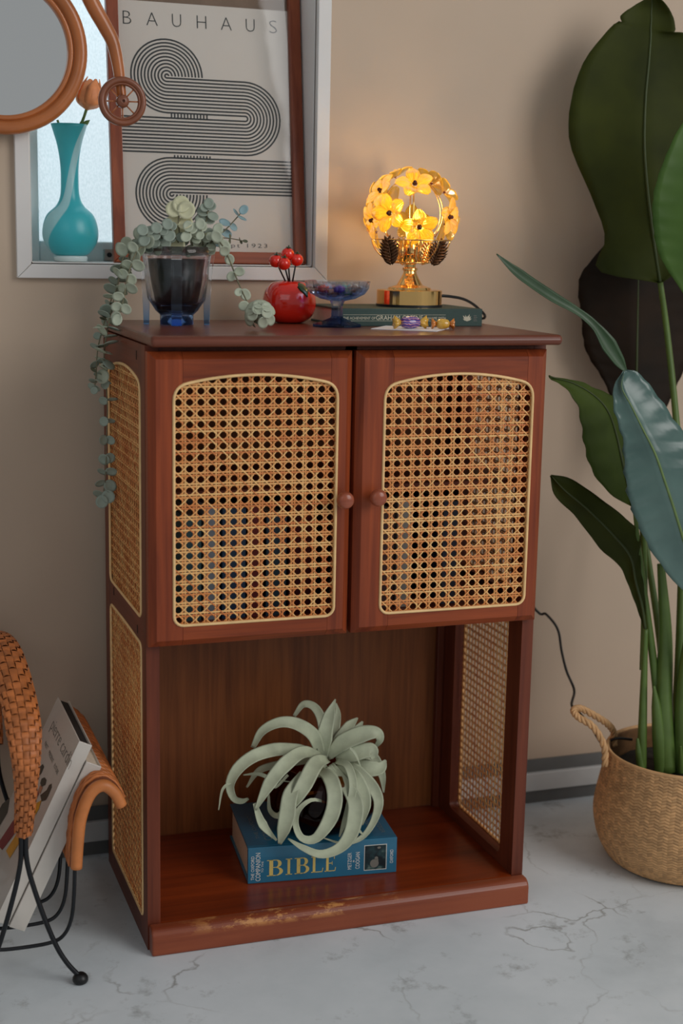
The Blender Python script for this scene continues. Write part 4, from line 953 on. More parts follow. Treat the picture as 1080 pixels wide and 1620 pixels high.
# ================================================================== on the open shelf
# --- blue reference book
BA, BB_ = Vector((0.1687, 0.0850, HB)), Vector((0.3983, 0.0612, HB)); BT = 0.0575; BL = (BB_ - BA).length; BD = 0.176
be = (BB_ - BA).normalized(); bn = Vector((-be.y, be.x, 0)); bz = Vector((0, 0, 1))
bw = Matrix(((be.x, bn.x, 0, BA.x), (be.y, bn.y, 0, BA.y), (0, 0, 1, HB), (0, 0, 0, 1)))
M['blue_cover'] = plain('glossy_blue_jacket', S(42, 112, 144), 0.22, 0, 0.07, 30, coat=0.4)
bi = thing('blue_book', 'thick blue hardback with gold lettering lying under the air plant', 'book', (BA + BB_) / 2)
cvr = join(boxvf(0, BL, 0.004, BD, 0.0002, 0.0036), boxvf(0, BL, 0.004, BD, BT - 0.0036, BT), boxvf(0, BL, -0.0015, 0.0045, 0.0002, BT))
bevel(obj('cover', cvr, M['blue_cover'], bi, False, bw), 0.0012)
obj('pages', boxvf(0.004, BL - 0.004, 0.0045, BD - 0.004, 0.0036, BT - 0.0036), M['paper'], bi, False, bw)
def bspine(vf, lift=0.0003): return ([bw @ (Vector((v.x, -0.0015 - lift, v.y))) for v in vf[0]], vf[1])
def btop(vf, lift=0.0003): return ([bw @ (Vector((v.x, v.y, BT + lift))) for v in vf[0]], vf[1])
def bu(px_): return (px_ - 391.5) / (626 - 391.5) * BL
def serif(ch):
    R_ = rect2
    if ch == 'I': return join(R_(0.12, 0.28, 0, 1), R_(0, 0.4, 0, 0.045), R_(0, 0.4, 0.955, 1))
    if ch == 'L': return join(R_(0.10, 0.26, 0, 1), R_(0, 0.36, 0.955, 1), R_(0, 0.68, 0, 0.05), ([Vector((0.66, 0.0, 0)), Vector((0.70, 0.0, 0)), Vector((0.76, 0.26, 0)), Vector((0.72, 0.26, 0))], [(0, 1, 2, 3)]))
    if ch == 'E': return join(R_(0.10, 0.26, 0, 1), R_(0, 0.62, 0.955, 1), R_(0, 0.66, 0, 0.05), R_(0.2, 0.5, 0.49, 0.535), R_(0.47, 0.50, 0.40, 0.62), R_(0.60, 0.635, 0.76, 1), ([Vector((0.64, 0.0, 0)), Vector((0.68, 0.0, 0)), Vector((0.73, 0.24, 0)), Vector((0.69, 0.24, 0))], [(0, 1, 2, 3)]))
    out = [R_(0.10, 0.26, 0, 1), R_(0, 0.40, 0.955, 1), R_(0, 0.42, 0, 0.045), R_(0.2, 0.38, 0.505, 0.545)]
    for cy_, ry, rx in ((0.75, 0.25, 0.24), (0.265, 0.265, 0.30)):
        V, F = [], []
        for i in range(13):
            t = -PI / 2 + PI * i / 12
            V += [Vector((0.38 + rx * math.cos(t), cy_ + ry * math.sin(t), 0)), Vector((0.38 + (rx - 0.15) * math.cos(t), cy_ + (ry - 0.045) * math.sin(t), 0))]
        F = [(2 * i, 2 * i + 1, 2 * i + 3, 2 * i + 2) for i in range(12)]; out.append((V, F))
    return join(*out)
for ch, p0, p1 in (('B', 421, 446), ('I', 450, 460), ('B', 464, 487), ('L', 490, 509), ('E', 511, 529)):
    obj('gold_letter', bspine(fit(serif(ch), bu(p0), bu(p1), 0.0105, 0.0362)), M['print_gold'], bi)
def vtext(s_, p0, p1, v0, v1): return fit(rot90(text2d(s_, 0.01)), bu(p0), bu(p1), v0, v1)
obj('spine_lettering', bspine(join(vtext('THE OXFORD', 396.5, 401.5, 0.006, 0.044), vtext('COMPANION', 403.5, 411, 0.004, 0.049), vtext('TO THE', 412.5, 415.5, 0.017, 0.035), vtext('METZGER', 547.5, 553.5, 0.011, 0.038), vtext('&', 555.5, 558, 0.022, 0.026), vtext('COOGAN', 560, 566.5, 0.011, 0.038), vtext('OXFORD', 615, 620, 0.016, 0.038))), M['print_white'], bi)
obj('picture_border', bspine(rect2(bu(573.5), bu(609.5), 0.0070, 0.0480)), M['print_white'], bi)
pic, nt, b = base('dim_painting_print'); b.inputs['Roughness'].default_value = 0.3
nz = node(nt, 'ShaderNodeTexNoise', Scale=70.0, Detail=3.0); nt.links.new(coords(nt), nz.inputs['Vector']); nt.links.new(ramp(nt, nz.outputs[0], [(0.4, S(14, 30, 36)), (0.58, S(34, 62, 66)), (0.72, S(120, 140, 130))]).outputs[0], b.inputs['Base Color'])
obj('picture', bspine(rect2(bu(574.5), bu(608.5), 0.0080, 0.0470), 0.0005), pic, bi)
fg = [([Vector((bu(590 + 7 * math.cos(t * PI / 6) + (3 if t in (2, 3) else 0)), 0.018 + 0.007 * math.sin(t * PI / 6), 0)) for t in range(12)], [tuple(range(12))]), ([Vector((bu(593 + 3 * math.cos(t * PI / 4)), 0.026 + 0.003 * math.sin(t * PI / 4), 0)) for t in range(8)], [tuple(range(8))]), ([Vector((bu(597 + 3 * math.cos(t * PI / 4)), 0.043 + 0.002 * math.sin(t * PI / 4), 0)) for t in range(8)], [tuple(range(8))])]
obj('picture_figure', bspine(join(*fg), 0.0007), M['print_grey'], bi)
M['print_dim'] = plain('silver_blocked_lettering', S(120, 132, 134), 0.5)
obj('cover_lettering', btop(join(fit(rot90(text2d('THE OXFORD', 0.01)), 0.018, 0.024, 0.030, 0.120), fit(rot90(text2d('COMPANION', 0.01)), 0.030, 0.042, 0.022, 0.130), fit(rot90(text2d('METZGER', 0.01), False), BL - 0.020, BL - 0.013, 0.018, 0.068), fit(rot90(text2d('EDITED', 0.01), False), BL - 0.036, BL - 0.030, 0.030, 0.072))), M['print_dim'], bi)

# --- amber glass bowl holding the air plant
ZB = HB + BT
AX, AY = 0.3060, 0.1500
M['amber_bowl'] = clear_tint('dark_amber_glass', (0.34, 0.13, 0.04, 1), (0.42, 0.17, 0.05, 1), 0, 0.1, 0.45)
ab = thing('amber_bowl', 'dark amber glass bowl under the air plant on the blue book', 'bowl', (AX, AY, ZB))
po = smoothprof([(0.045, 0.0), (0.066, 0.006), (0.084, 0.028), (0.0855, 0.052), (0.074, 0.080), (0.060, 0.094)], 26); pi_ = [(max(r_ - 0.004, 0.001), z_) for r_, z_ in po[::-1][:-2]] + [(0.001, 0.006)]
obj('bowl', lathe([(0.001, 0.0)] + po + pi_, 40), M['amber_bowl'], ab, True, Matrix.Translation((AX, AY, ZB + 0.0003)))
# --- air plant
M['air'] = plain('air_plant_leaf', S(184, 190, 162), 0.6, 0, 0.14, 45, bmp=0.03)
apb = P(512, 1203, .135)
ai = thing('air_plant', 'pale grey green air plant with curling ribbon leaves above the blue book', 'plant', apb)
def cpx(x, y): return 340 + x / 3.6, 1090 + y / 3.6
LV = [
 ([(600, 380, .135), (560, 270, .12), (470, 205, .11), (370, 192, .105), (270, 240, .11), (215, 335, .12)], [50, 72, 66, 55, 45, 24]),
 ([(590, 400, .135), (500, 350, .125), (430, 345, .12), (330, 350, .11), (220, 385, .10), (130, 455, .095), (85, 545, .10), (105, 622, .11), (150, 640, .12), (190, 625, .13)], [30, 50, 62, 70, 66, 60, 45, 34, 30, 12]),
 ([(600, 385, .13), (500, 362, .105), (400, 430, .08), (310, 540, .068), (230, 690, .065)], [40, 66, 78, 66, 12]),
 ([(225, 650, .07), (270, 770, .062), (350, 862, .064)], [20, 46, 10]),
 ([(640, 400, .12), (575, 425, .09), (505, 550, .062), (440, 650, .056), (365, 722, .062), (312, 690, .085), (305, 600, .10)], [40, 82, 84, 58, 32, 22, 10]),
 ([(500, 480, .085), (430, 600, .058), (410, 720, .050), (390, 800, .050), (368, 882, .056)], [36, 76, 84, 66, 18]),
 ([(590, 460, .11), (655, 510, .08), (682, 620, .058), (655, 740, .048), (575, 850, .042), (495, 850, .046), (458, 770, .056), (475, 690, .062), (550, 632, .068), (645, 650, .078)], [36, 78, 80, 76, 48, 36, 32, 28, 20, 8]),
 ([(690, 410, .12), (755, 440, .095), (785, 540, .075), (770, 640, .064), (735, 760, .060), (708, 842, .062)], [34, 42, 44, 38, 26, 8]),
 ([(660, 430, .115), (730, 530, .085), (795, 640, .060), (795, 740, .048), (765, 840, .040), (700, 912, .036), (600, 942, .034), (500, 905, .038), (415, 852, .052)], [30, 60, 80, 82, 72, 52, 42, 32, 8]),
 ([(700, 410, .13), (800, 470, .105), (895, 560, .090), (930, 650, .082), (900, 760, .074), (830, 850, .066), (730, 880, .060), (620, 850, .060)], [34, 76, 64, 52, 36, 26, 16, 6]),
 ([(700, 430, .12), (785, 490, .09), (835, 590, .074), (850, 670, .068), (838, 775, .066)], [40, 72, 84, 64, 8]),
 ([(640, 392, .135), (720, 312, .125), (830, 262, .115), (915, 250, .11), (938, 288, .112), (908, 335, .12)], [34, 90, 92, 62, 38, 14]),
 ([(690, 405, .13), (790, 372, .112), (885, 350, .105), (905, 395, .105)], [44, 84, 76, 30]),
 ([(740, 420, .13), (850, 452, .11), (935, 450, .105), (972, 405, .11)], [40, 92, 74, 10]),
 ([(612, 392, .135), (620, 280, .125), (650, 155, .13), (685, 58, .14)], [46, 88, 62, 6]),
 ([(632, 392, .145), (672, 250, .16), (698, 150, .17), (690, 80, .175)], [40, 64, 34, 6]),
 ([(642, 392, .14), (705, 290, .15), (765, 210, .16), (812, 165, .17)], [36, 64, 54, 8]),
 ([(606, 385, .14), (612, 210, .17), (572, 112, .185), (505, 88, .19), (450, 155, .19)], [30, 52, 46, 36, 18]),
 ([(660, 392, .14), (762, 262, .13), (872, 213, .125)], [26, 30, 6]), ([(110, 520, .10), (45, 570, .10), (20, 690, .105)], [16, 14, 5]),
 ([(330, 520, .12), (250, 485, .125), (160, 490, .13)], [22, 20, 6]), ([(415, 490, .10), (345, 560, .095), (320, 520, .10), (440, 530, .105)], [14, 12, 10, 4]),
 ([(768, 335, .095), (800, 372, .09), (830, 445, .09)], [12, 13, 5]), ([(720, 400, .15), (800, 250, .17), (840, 185, .18)], [40, 56, 10]),
 ([(560, 400, .14), (430, 420, .15), (260, 460, .165), (180, 560, .17)], [40, 44, 36, 10]), ([(650, 440, .11), (740, 590, .085), (790, 760, .07), (850, 840, .068)], [30, 40, 26, 5]),
 ([(720, 400, .14), (880, 380, .13), (945, 480, .12), (960, 590, .125)], [36, 60, 44, 8]), ([(640, 440, .12), (560, 520, .10), (520, 590, .09), (600, 585, .085)], [26, 34, 24, 8])]
for path, ws in LV:
    pts = [P(*cpx(x, y), yy) for x, y, yy in path]
    obj('leaf', strap(pts, [w_ * 1.16 / 3.6 / 1080 for w_ in ws], TOCAM + Vector((0, 0, 0.35)), 34, 0.0008, 0.34, 9), M['air'], ai, True)

# ================================================================== right: basket and big-leaved plant
KC = Vector((0.900, 0.055, 0))
bk = thing('seagrass_basket', 'round woven seagrass belly basket with braided handles on the floor', 'basket', KC)
bprof = smoothprof([(0.108, 0.002), (0.122, 0.012), (0.137, 0.040), (0.1445, 0.075), (0.1435, 0.100), (0.138, 0.130), (0.132, 0.160), (0.1305, 0.186)], 60)
M['seagrass'] = plain('seagrass_strip', S(208, 162, 112), 0.6, 0, 0.15, 70, 0.2); M['seagrass_core'] = plain('seagrass_core', S(120, 84, 50), 0.8, 0, 0.2, 90)
obj('liner', lathe([(0.001, 0.001)] + [(r_ - 0.002, z_) for r_, z_ in bprof] + [(r_ - 0.006, z_) for r_, z_ in bprof[::-1]] + [(0.001, 0.006)], 72, KC), M['seagrass_core'], bk, True)
def weave():
    V, F = [], []; NC, NR = 112, 40
    L = [0.0]
    for i in range(1, len(bprof)): L.append(L[-1] + math.hypot(bprof[i][0] - bprof[i - 1][0], bprof[i][1] - bprof[i - 1][1]))
    def at(s_):
        s_ = min(max(s_, 0), 1) * L[-1]
        for i in range(1, len(L)):
            if L[i] >= s_:
                f = (s_ - L[i - 1]) / (L[i] - L[i - 1] + 1e-9); return bprof[i - 1][0] + (bprof[i][0] - bprof[i - 1][0]) * f, bprof[i - 1][1] + (bprof[i][1] - bprof[i - 1][1]) * f
        return bprof[-1]
    for c in range(NC):
        for r_ in range(NR):
            sl_ = 0.6 if (c % 2) else -0.6
            n0 = len(V)
            for i in range(3):
                x = i / 2 * 1.04 - 0.02
                for j in range(3):
                    y = j / 2 * 0.94 + 0.03
                    s_ = (r_ + y + sl_ * (x - 0.5) + 0.1 * math.sin(c * 1.7)) / NR
                    rr, zz = at(s_); a_ = 2 * PI * (c + x) / NC
                    rr += 0.0006 + (0.0022 if j == 1 else 0.0) * (1 if i == 1 else 0.45)
                    V.append(KC + Vector((rr * math.cos(a_), rr * math.sin(a_), zz)))
            for i in range(2):
                for j in range(2):
                    q = n0 + i * 3 + j; F.append((q, q + 3, q + 4, q + 1))
    return V, F
obj('woven_strips', weave(), M['seagrass'], bk, True, kind='stuff')
obj('rim_binding', tube([KC + Vector((0.1295 * math.cos(2 * PI * i / 64), 0.1295 * math.sin(2 * PI * i / 64), 0.1870)) for i in range(64)], 0.0032, 8, closed=True), M['seagrass'], bk, True)
def braid(path, rad=0.0030, off=0.0034, turns=9):
    cl = catmull(path, 90); vfs = []
    for s_ in range(3):
        pts = []
        for i, p_ in enumerate(cl):
            tg = (cl[min(i + 1, 90)] - cl[max(i - 1, 0)]).normalized(); e1 = tg.cross(Vector((0.3, -0.9, 0.2))).normalized(); e2 = tg.cross(e1)
            a_ = turns * 2 * PI * i / 90 + s_ * 2 * PI / 3; pts.append(p_ + e1 * off * math.cos(a_) + e2 * off * 0.8 * math.sin(a_))
        vfs.append(tube(pts, rad, 7))
    return join(*vfs)
ha = KC + Vector((0.1285 * math.cos(math.radians(172)), 0.1285 * math.sin(math.radians(172)), 0.186)); hb = KC + Vector((0.1285 * math.cos(math.radians(138)), 0.1285 * math.sin(math.radians(138)), 0.186))
obj('handle', braid([P(957, 1212, ha.y - .004), P(955, 1180, .070), P(938, 1150, .075), P(915, 1135, .085), P(907, 1124, .095), P(918, 1121, .105), P(940, 1132, .115), P(960, 1145, .125), P(970, 1158, .135), P(971, 1180, .140)]), M['seagrass'], bk, True)
obj('handle', braid([KC + Vector((0.1295 * math.cos(q), 0.1295 * math.sin(q), z_)) * 1.0 for q, z_ in ((-0.55, 0.180), (-0.50, 0.21), (-0.42, 0.24), (-0.25, 0.255), (-0.08, 0.24), (0.0, 0.21), (0.05, 0.180))]), M['seagrass'], bk, True)

bp = thing('banana_plant', 'tall broad-leaved potted plant with large paddle leaves in the woven basket', 'plant', KC + Vector((0, 0, 0.15)))
V_, F_ = lathe([(0.001, 0.158), (0.05, 0.156), (0.09, 0.154), (0.1215, 0.150), (0.1215, 0.140), (0.001, 0.138)], 40, KC); V_ = [v + Vector((0, 0, random.uniform(-0.003, 0.003))) for v in V_]
obj('soil', (V_, F_), plain('potting_bark', S(40, 34, 26), 0.95, 0, 0.4, 120), bp)
def leaf_mat(name, c1, c2, rough, cr_=0.3):
    m, nt, b = base(name); b.inputs['Roughness'].default_value = rough; b.inputs['Coat Weight'].default_value = cr_; b.inputs['Coat Roughness'].default_value = 0.3
    nz = node(nt, 'ShaderNodeTexNoise', Scale=12.0, Detail=3.0); nt.links.new(coords(nt), nz.inputs['Vector']); nt.links.new(ramp(nt, nz.outputs[0], [(0.3, c1), (0.7, c2)]).outputs[0], b.inputs['Base Color'])
    b.inputs['Specular IOR Level'].default_value = 0.2 if rough > 0.45 else 0.5; return m
M['leaf_green'] = leaf_mat('leaf_dark_green', S(42, 48, 7), S(58, 64, 12), 0.65, 0.0); M['leaf_fresh'] = leaf_mat('leaf_fresh_green', S(56, 84, 30), S(74, 102, 42), 0.5, 0.05)
M['leaf_mid'] = leaf_mat('leaf_mid_green', S(40, 66, 34), S(66, 92, 62), 0.42, 0.2); M['leaf_sky_tint'] = leaf_mat('leaf_waxy_green_sky_tint', S(62, 90, 84), S(82, 110, 102), 0.34, 0.4); M['leaf_black'] = leaf_mat('leaf_near_black', S(18, 14, 7), S(40, 26, 13), 0.7, 0.0); M['leaf_olive'] = leaf_mat('leaf_olive', S(48, 62, 16), S(72, 88, 28), 0.6, 0.0)  # waxy bluish green: the sky's reflection is painted into its base colour
M['midrib'] = plain('pale_midrib', S(104, 126, 72), 0.45); M['midrib_dark'] = plain('olive_midrib', S(54, 66, 22), 0.5); M['stalk'] = plain('green_stalk', S(86, 110, 48), 0.45, 0, 0.18, 25)
def blade(st_, mat, rip=0.004, nr=14, seg=40, fold=0.0, rib=0.0028, rm='midrib'):
    Ls = catmull([P(a_[0], a_[1], y_[0]) for a_, _, _, y_ in st_], seg); Ms = catmull([P(m_[0], m_[1], y_[1]) for _, m_, _, y_ in st_], seg); Rs = catmull([P(r_[0], r_[1], y_[2]) for _, _, r_, y_ in st_], seg)
    nx = 6; V, F = [], []; row = 2 * nx + 1
    for i in range(seg + 1):
        t = i / seg
        nrm_ = (Rs[i] - Ls[i]).cross(Ms[min(i + 1, seg)] - Ms[max(i - 1, 0)]); nrm_ = nrm_.normalized() if nrm_.length > 1e-7 else Vector((0, -1, 0))
        for j in range(row):
            x = (j - nx) / nx
            p_ = Ms[i].lerp(Ls[i] if x < 0 else Rs[i], abs(x))
            p_ = p_ + nrm_ * (rip * math.sin(t * nr * 2 * PI + abs(x) * 2.5) * abs(x) ** 1.2 * math.sin(PI * t) + 0.006 * abs(x) * (1 - abs(x)) * 2)
            V.append(p_)
    for i in range(seg):
        for j in range(row - 1):
            q = i * row + j; F.append((q, q + 1, q + row + 1, q + row))
    o = obj('leaf', (V, F), mat, bp, True)
    s_ = o.modifiers.new('thickness', 'SOLIDIFY'); s_.thickness = 0.0011
    obj('midrib', tube(Ms, [rib * 0.25, rib * 0.7, rib], 8), M[rm], o, True)
    return o
def St(l, m, r, y): return (l, m, r, y if isinstance(y, tuple) else (y, y, y))
blade([St((1031, -8), (1031, -9), (1032, -8), (.25, .24, .22)), St((1004, 8), (1031, 5), (1050, 4), (.25, .24, .22)), St((982, 24), (1030, 20), (1064, 26), (.25, .24, .22)), St((983, 34), (1030, 33), (1068, 46), (.25, .238, .215)), St((974, 36), (1029, 46), (1066, 52), (.253, .236, .21)), St((956, 54), (1029, 60), (1088, 56), (.255, .235, .21)), St((922, 100), (1026, 100), (1120, 100), (.26, .23, .20)), St((902, 165), (1021, 155), (1135, 165), (.265, .225, .20)), St((902, 230), (1019, 225), (1135, 230), (.265, .22, .19)), St((934, 308), (1023, 290), (1125, 300), (.255, .215, .19)), St((957, 375), (1030, 350), (1105, 370), (.24, .21, .19)), St((946, 427), (1038, 410), (1075, 425), (.20, .20, .185)), St((1041, 447), (1044, 448), (1047, 447), .20)], M['leaf_green'], 0.002, 18, rm='midrib_dark')
blade([St((1135, 150), (1136, 148), (1137, 150), .05), St((1083, 190), (1118, 192), (1160, 195), (.06, .05, .05)), St((1052, 249), (1110, 250), (1172, 250), (.06, .045, .05)), St((1034, 306), (1105, 308), (1178, 308), (.06, .04, .05)), St((1033, 356), (1105, 360), (1178, 360), (.06, .04, .05)), St((1044, 406), (1110, 410), (1172, 410), (.06, .045, .05)), St((1080, 463), (1115, 465), (1150, 465), (.06, .05, .05)), St((1119, 520), (1120, 522), (1121, 520), .055)], M['leaf_fresh'], 0.002, 14)
blade([St((1009, 330), (1010, 328), (1011, 330), .295), St((937, 409), (1010, 400), (1080, 400), (.30, .285, .29)), St((915, 446), (1009, 450), (1095, 450), (.305, .28, .29)), St((919, 502), (1008, 505), (1100, 505), (.305, .28, .29)), St((926, 554), (1007, 560), (1090, 560), (.305, .275, .28)), St((953, 600), (1006, 610), (1070, 610), (.295, .27, .27)), St((975, 650), (1005, 660), (1045, 660), (.275, .26, .26)), St((1004, 720), (1005, 722), (1006, 720), .25)], M['leaf_black'], 0.003, 14, rm='midrib_dark')  # near-black brown leaf close to the wall
obj('leaf', strap([P(785, 402, .10), P(818, 432, .105), P(868, 467, .115), P(914, 494, .12), P(941, 517, .12), P(960, 545, .12), P(978, 572, .12), P(990, 588, .12)], [0.002, 0.0150, 0.0165, 0.0115, 0.0140, 0.0260, 0.0180, 0.004], TOCAM, 40, 0.0016, 0.5, 7), M['leaf_mid'], bp, True)
blade([St((869, 597), (869, 596), (870, 597), .10), St((894, 613), (906, 606), (915, 603), (.10, .11, .12)), St((914, 642), (940, 626), (950, 618), (.09, .11, .13)), St((921, 680), (962, 652), (985, 636), (.085, .11, .13)), St((927, 715), (975, 690), (1005, 680), (.085, .11, .13)), St((940, 750), (985, 735), (1015, 730), (.085, .105, .12)), St((968, 783), (996, 778), (1015, 770), (.09, .10, .11)), St((1002, 802), (1003, 803), (1004, 802), .10)], M['leaf_olive'], 0.002, 8, rm='midrib_dark')
blade([St((985, 587), (988, 586), (993, 585), .0), St((970, 612), (983, 612), (1010, 590), (.01, .0, .0)), St((971, 650), (998, 642), (1040, 626), (.0, -.01, -.005)), St((984, 695), (1018, 682), (1076, 678), (.0, -.015, -.01)), St((987, 745), (1036, 718), (1110, 722), (.0, -.02, -.01)), St((994, 790), (1050, 758), (1128, 762), (.0, -.02, -.01)), St((1010, 833), (1064, 800), (1135, 805), (.0, -.015, .0)), St((1035, 880), (1078, 845), (1135, 845), (.005, -.005, .01)), St((1080, 935), (1096, 902), (1128, 888), (.01, .005, .015)), St((1110, 942), (1111, 944), (1113, 942), .01)], M['leaf_sky_tint'], 0.0060, 13)
blade([St((871, 753), (871, 752), (872, 752), .11), St((878, 785), (892, 775), (902, 757), (.11, .10, .11)), St((910, 817), (928, 805), (946, 786), (.105, .095, .105)), St((950, 869), (968, 845), (992, 822), (.10, .09, .10)), St((980, 896), (996, 880), (1012, 848), (.095, .085, .095)), St((996, 932), (1005, 920), (1013, 895), (.09, .08, .09)), St((1010, 968), (1015, 958), (1019, 935), (.085, .08, .085)), St((1020, 997), (1021, 998), (1022, 997), .08)], M['leaf_green'], 0.002, 9, rm='midrib_dark')
for path, rr in (([(1044, 447, .20), (1054, 520, .20), (1067, 640, .18), (1076, 760, .15), (1078, 900, .12), (1072, 1080, .09), (1064, 1215, .07)], [0.0045, 0.006, 0.0075]),
                 ([(1021, 995, .08), (1018, 1080, .078), (1016, 1150, .07), (1014, 1215, .065)], [0.004, 0.0065, 0.0085]), ([(990, 587, .12), (1003, 690, .125), (1016, 830, .12), (1019, 960, .105), (1017, 1060, .09)], [0.003, 0.005, 0.006]),
                 ([(1045, 892, .09), (1052, 1000, .08), (1050, 1110, .065), (1054, 1220, .05)], [0.006, 0.013, 0.0165]), ([(1112, 942, .01), (1092, 1000, .03), (1080, 1100, .045), (1078, 1225, .045)], [0.005, 0.010, 0.014]),
                 ([(1005, 721, .25), (1020, 850, .20), (1042, 1000, .14), (1056, 1130, .10), (1060, 1205, .09)], [0.004, 0.006, 0.009]), ([(1003, 802, .10), (1014, 900, .095), (1030, 1020, .085), (1042, 1130, .07), (1046, 1210, .06)], [0.003, 0.006, 0.009]),
                 ([(1120, 521, .055), (1118, 700, .06), (1108, 900, .06), (1090, 1220, .05)], [0.005, 0.008, 0.011]), ([(1034, 1085, .062), (1038, 1120, .060), (1042, 1165, .056), (1047, 1222, .05)], [0.002, 0.008, 0.011, 0.012]), ([(1008, 1168, .06), (1010, 1190, .058), (1014, 1218, .055)], [0.002, 0.0055, 0.007]), ([(1076, 1180, .03), (1077, 1200, .03), (1078, 1222, .03)], [0.002, 0.004, 0.006])):
    obj('stalk', tube([P(*q) for q in path], rr, 10, seg=32), M['stalk'], bp, True)

# ================================================================== left: magazine rack
RX = -0.175; YC = 0.1225
rk = thing('magazine_rack', 'black wire magazine rack with woven wicker handle and flared wicker sides', 'rack', (RX, YC, 0))
M['wicker'] = plain('orange_wicker', S(192, 112, 58), 0.5, 0, 0.22, 60, 0.18); M['wicker_edge'] = plain('wicker_wrapped_edge', S(206, 124, 66), 0.45, 0, 0.15, 40)
def sweep(cl, half, thick, wdir, name, mat, parent, NR=64, NC=14):
    """flattened bar wrapped in over-and-under wicker cells"""
    def at(t, a_, lift):
        q = t * (len(cl) - 1); k_ = min(int(q), len(cl) - 2); p_ = cl[k_].lerp(cl[k_ + 1], q - k_); tg = (cl[min(k_ + 2, len(cl) - 1)] - cl[max(k_ - 1, 0)]).normalized()
        b_ = Vector(wdir); b_ = (b_ - tg * b_.dot(tg)).normalized(); n_ = tg.cross(b_)
        return p_ + b_ * math.cos(a_) * (lin(half, t) + lift) + n_ * math.sin(a_) * (lin(thick, t) + lift)
    V, F = [], []; m, ns = 80, 20
    for i in range(m + 1): V += [at(i / m, 2 * PI * k_ / ns, -0.0012) for k_ in range(ns)]
    for i in range(m): F += [(i * ns + k_, i * ns + (k_ + 1) % ns, (i + 1) * ns + (k_ + 1) % ns, (i + 1) * ns + k_) for k_ in range(ns)]
    F += [tuple(range(ns)), tuple(m * ns + k_ for k_ in range(ns))]
    core = obj(name, (V, F), M['wicker_core'], parent, True)
    V, F = [], []
    for r_ in range(NR):
        for c_ in range(NC):
            wide = (r_ + c_) % 2; n0 = len(V)
            for i in range(4):
                for j in range(4):
                    x, y = i / 3, j / 3; up = 0.0016 * (math.sin(PI * (y if wide else x)) ** 0.7) + 0.0002
                    yy = 0.02 + 0.96 * y; xx = 0.03 + 0.94 * x
                    V.append(at(min(1, (r_ + yy) / NR), 2 * PI * (c_ + xx) / NC, up))
            F += [(n0 + i * 4 + j, n0 + i * 4 + j + 4, n0 + i * 4 + j + 5, n0 + i * 4 + j + 1) for i in range(3) for j in range(3)]
    obj('woven_wrap', (V, F), mat, core, True, kind='stuff')
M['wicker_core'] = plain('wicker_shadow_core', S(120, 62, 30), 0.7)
half = [PX(u_, v_, RX) for u_, v_ in ((37, 1318), (41, 1250), (40, 1180), (30, 1110), (8, 1045))]
y0h = half[0].y
hpts = half + [Vector((RX, YC, max(p_.z for p_ in half) + 0.012))] + [Vector((RX, 2 * YC - p_.y, p_.z)) for p_ in half[::-1] if p_.y < YC - 0.01]
hpts = [p_ for i, p_ in enumerate(hpts) if not (i < 5 and p_.y > YC - 0.01)]
sweep(catmull(hpts, 150), [0.0105, 0.0135, 0.021, 0.0225, 0.0225, 0.021, 0.0135, 0.0105], [0.0085, 0.009, 0.010, 0.010, 0.009, 0.0085], (1, 0, 0), 'handle', M['wicker'], rk)
jp = [P(u_, v_, -.04) for u_, v_ in ((121, 1374), (123, 1335), (128, 1293), (143, 1256), (163, 1243), (181, 1254), (193, 1275))]
for mir in (1, -1):
    fx = lambda p_, y_: Vector((p_.x if mir > 0 else 2 * RX - p_.x, y_, p_.z))
    cl = catmull(jp, 40); Y0_, Y1_ = -0.036, 0.285; ny = 150
    V, F = [], []
    for lay in (0, 1):
        for j in range(ny + 1):
            y_ = Y0_ + (Y1_ - Y0_) * j / ny
            for i, p_ in enumerate(cl):
                tg = (cl[min(i + 1, 40)] - cl[max(i - 1, 0)]).normalized(); n_ = Vector((tg.z, 0, -tg.x))
                d_ = (-0.0022 * math.sin(j * PI / 2.5 + i * 0.25)) if lay == 0 else 0.0035
                V.append(fx(p_ + n_ * (d_ - 0.006), y_))
    r_ = 41; n1 = (ny + 1) * r_
    for j in range(ny):
        for i in range(40):
            q = j * r_ + i; F.append((q, q + 1, q + r_ + 1, q + r_)); F.append((n1 + q, n1 + q + r_, n1 + q + r_ + 1, n1 + q + 1))
    sd = obj('wicker_side', (V, F), M['wicker_core'], rk, True)
    ribs = []
    for j in range(40):
        y_ = Y0_ + 0.006 + j * 0.0076
        ribs.append(tube([fx(cl[i] + Vector(((cl[min(i + 1, 40)] - cl[max(i - 1, 0)]).normalized().z, 0, -(cl[min(i + 1, 40)] - cl[max(i - 1, 0)]).normalized().x)) * (-0.0075 - 0.0007 * math.sin(i * 1.6 + j * PI)), y_ + 0.0003 * i) for i in range(41)], 0.0026, 6))
    obj('woven_ribs', join(*ribs), M['wicker'], sd, True, kind='stuff')
    for y_ in (Y0_ - 0.003, Y1_ + 0.003):
        obj('wrapped_edge', tube([fx(p_, y_) for p_ in cl], [0.0078, 0.0085, 0.0085, 0.0075], 12), M['wicker_edge'], sd, True)
bz_ = 0.047
for i in range(6):
    y_ = -0.034 + i * 0.063; xr = jp[0].x
    pts = [Vector((xr - 0.001, y_, jp[0].z + 0.01)), Vector((xr - 0.003, y_, 0.115)), Vector((xr - 0.007, y_, 0.080)), Vector((xr - 0.017, y_, 0.058)), Vector((xr - 0.034, y_, 0.049)), Vector((RX, y_, bz_))]
    pts = pts + [Vector((2 * RX - p_.x, p_.y, p_.z)) for p_ in pts[-2::-1]]
    obj('wire_loop', tube(pts, 0.0027, 8, seg=60), M['wire'], rk, True)
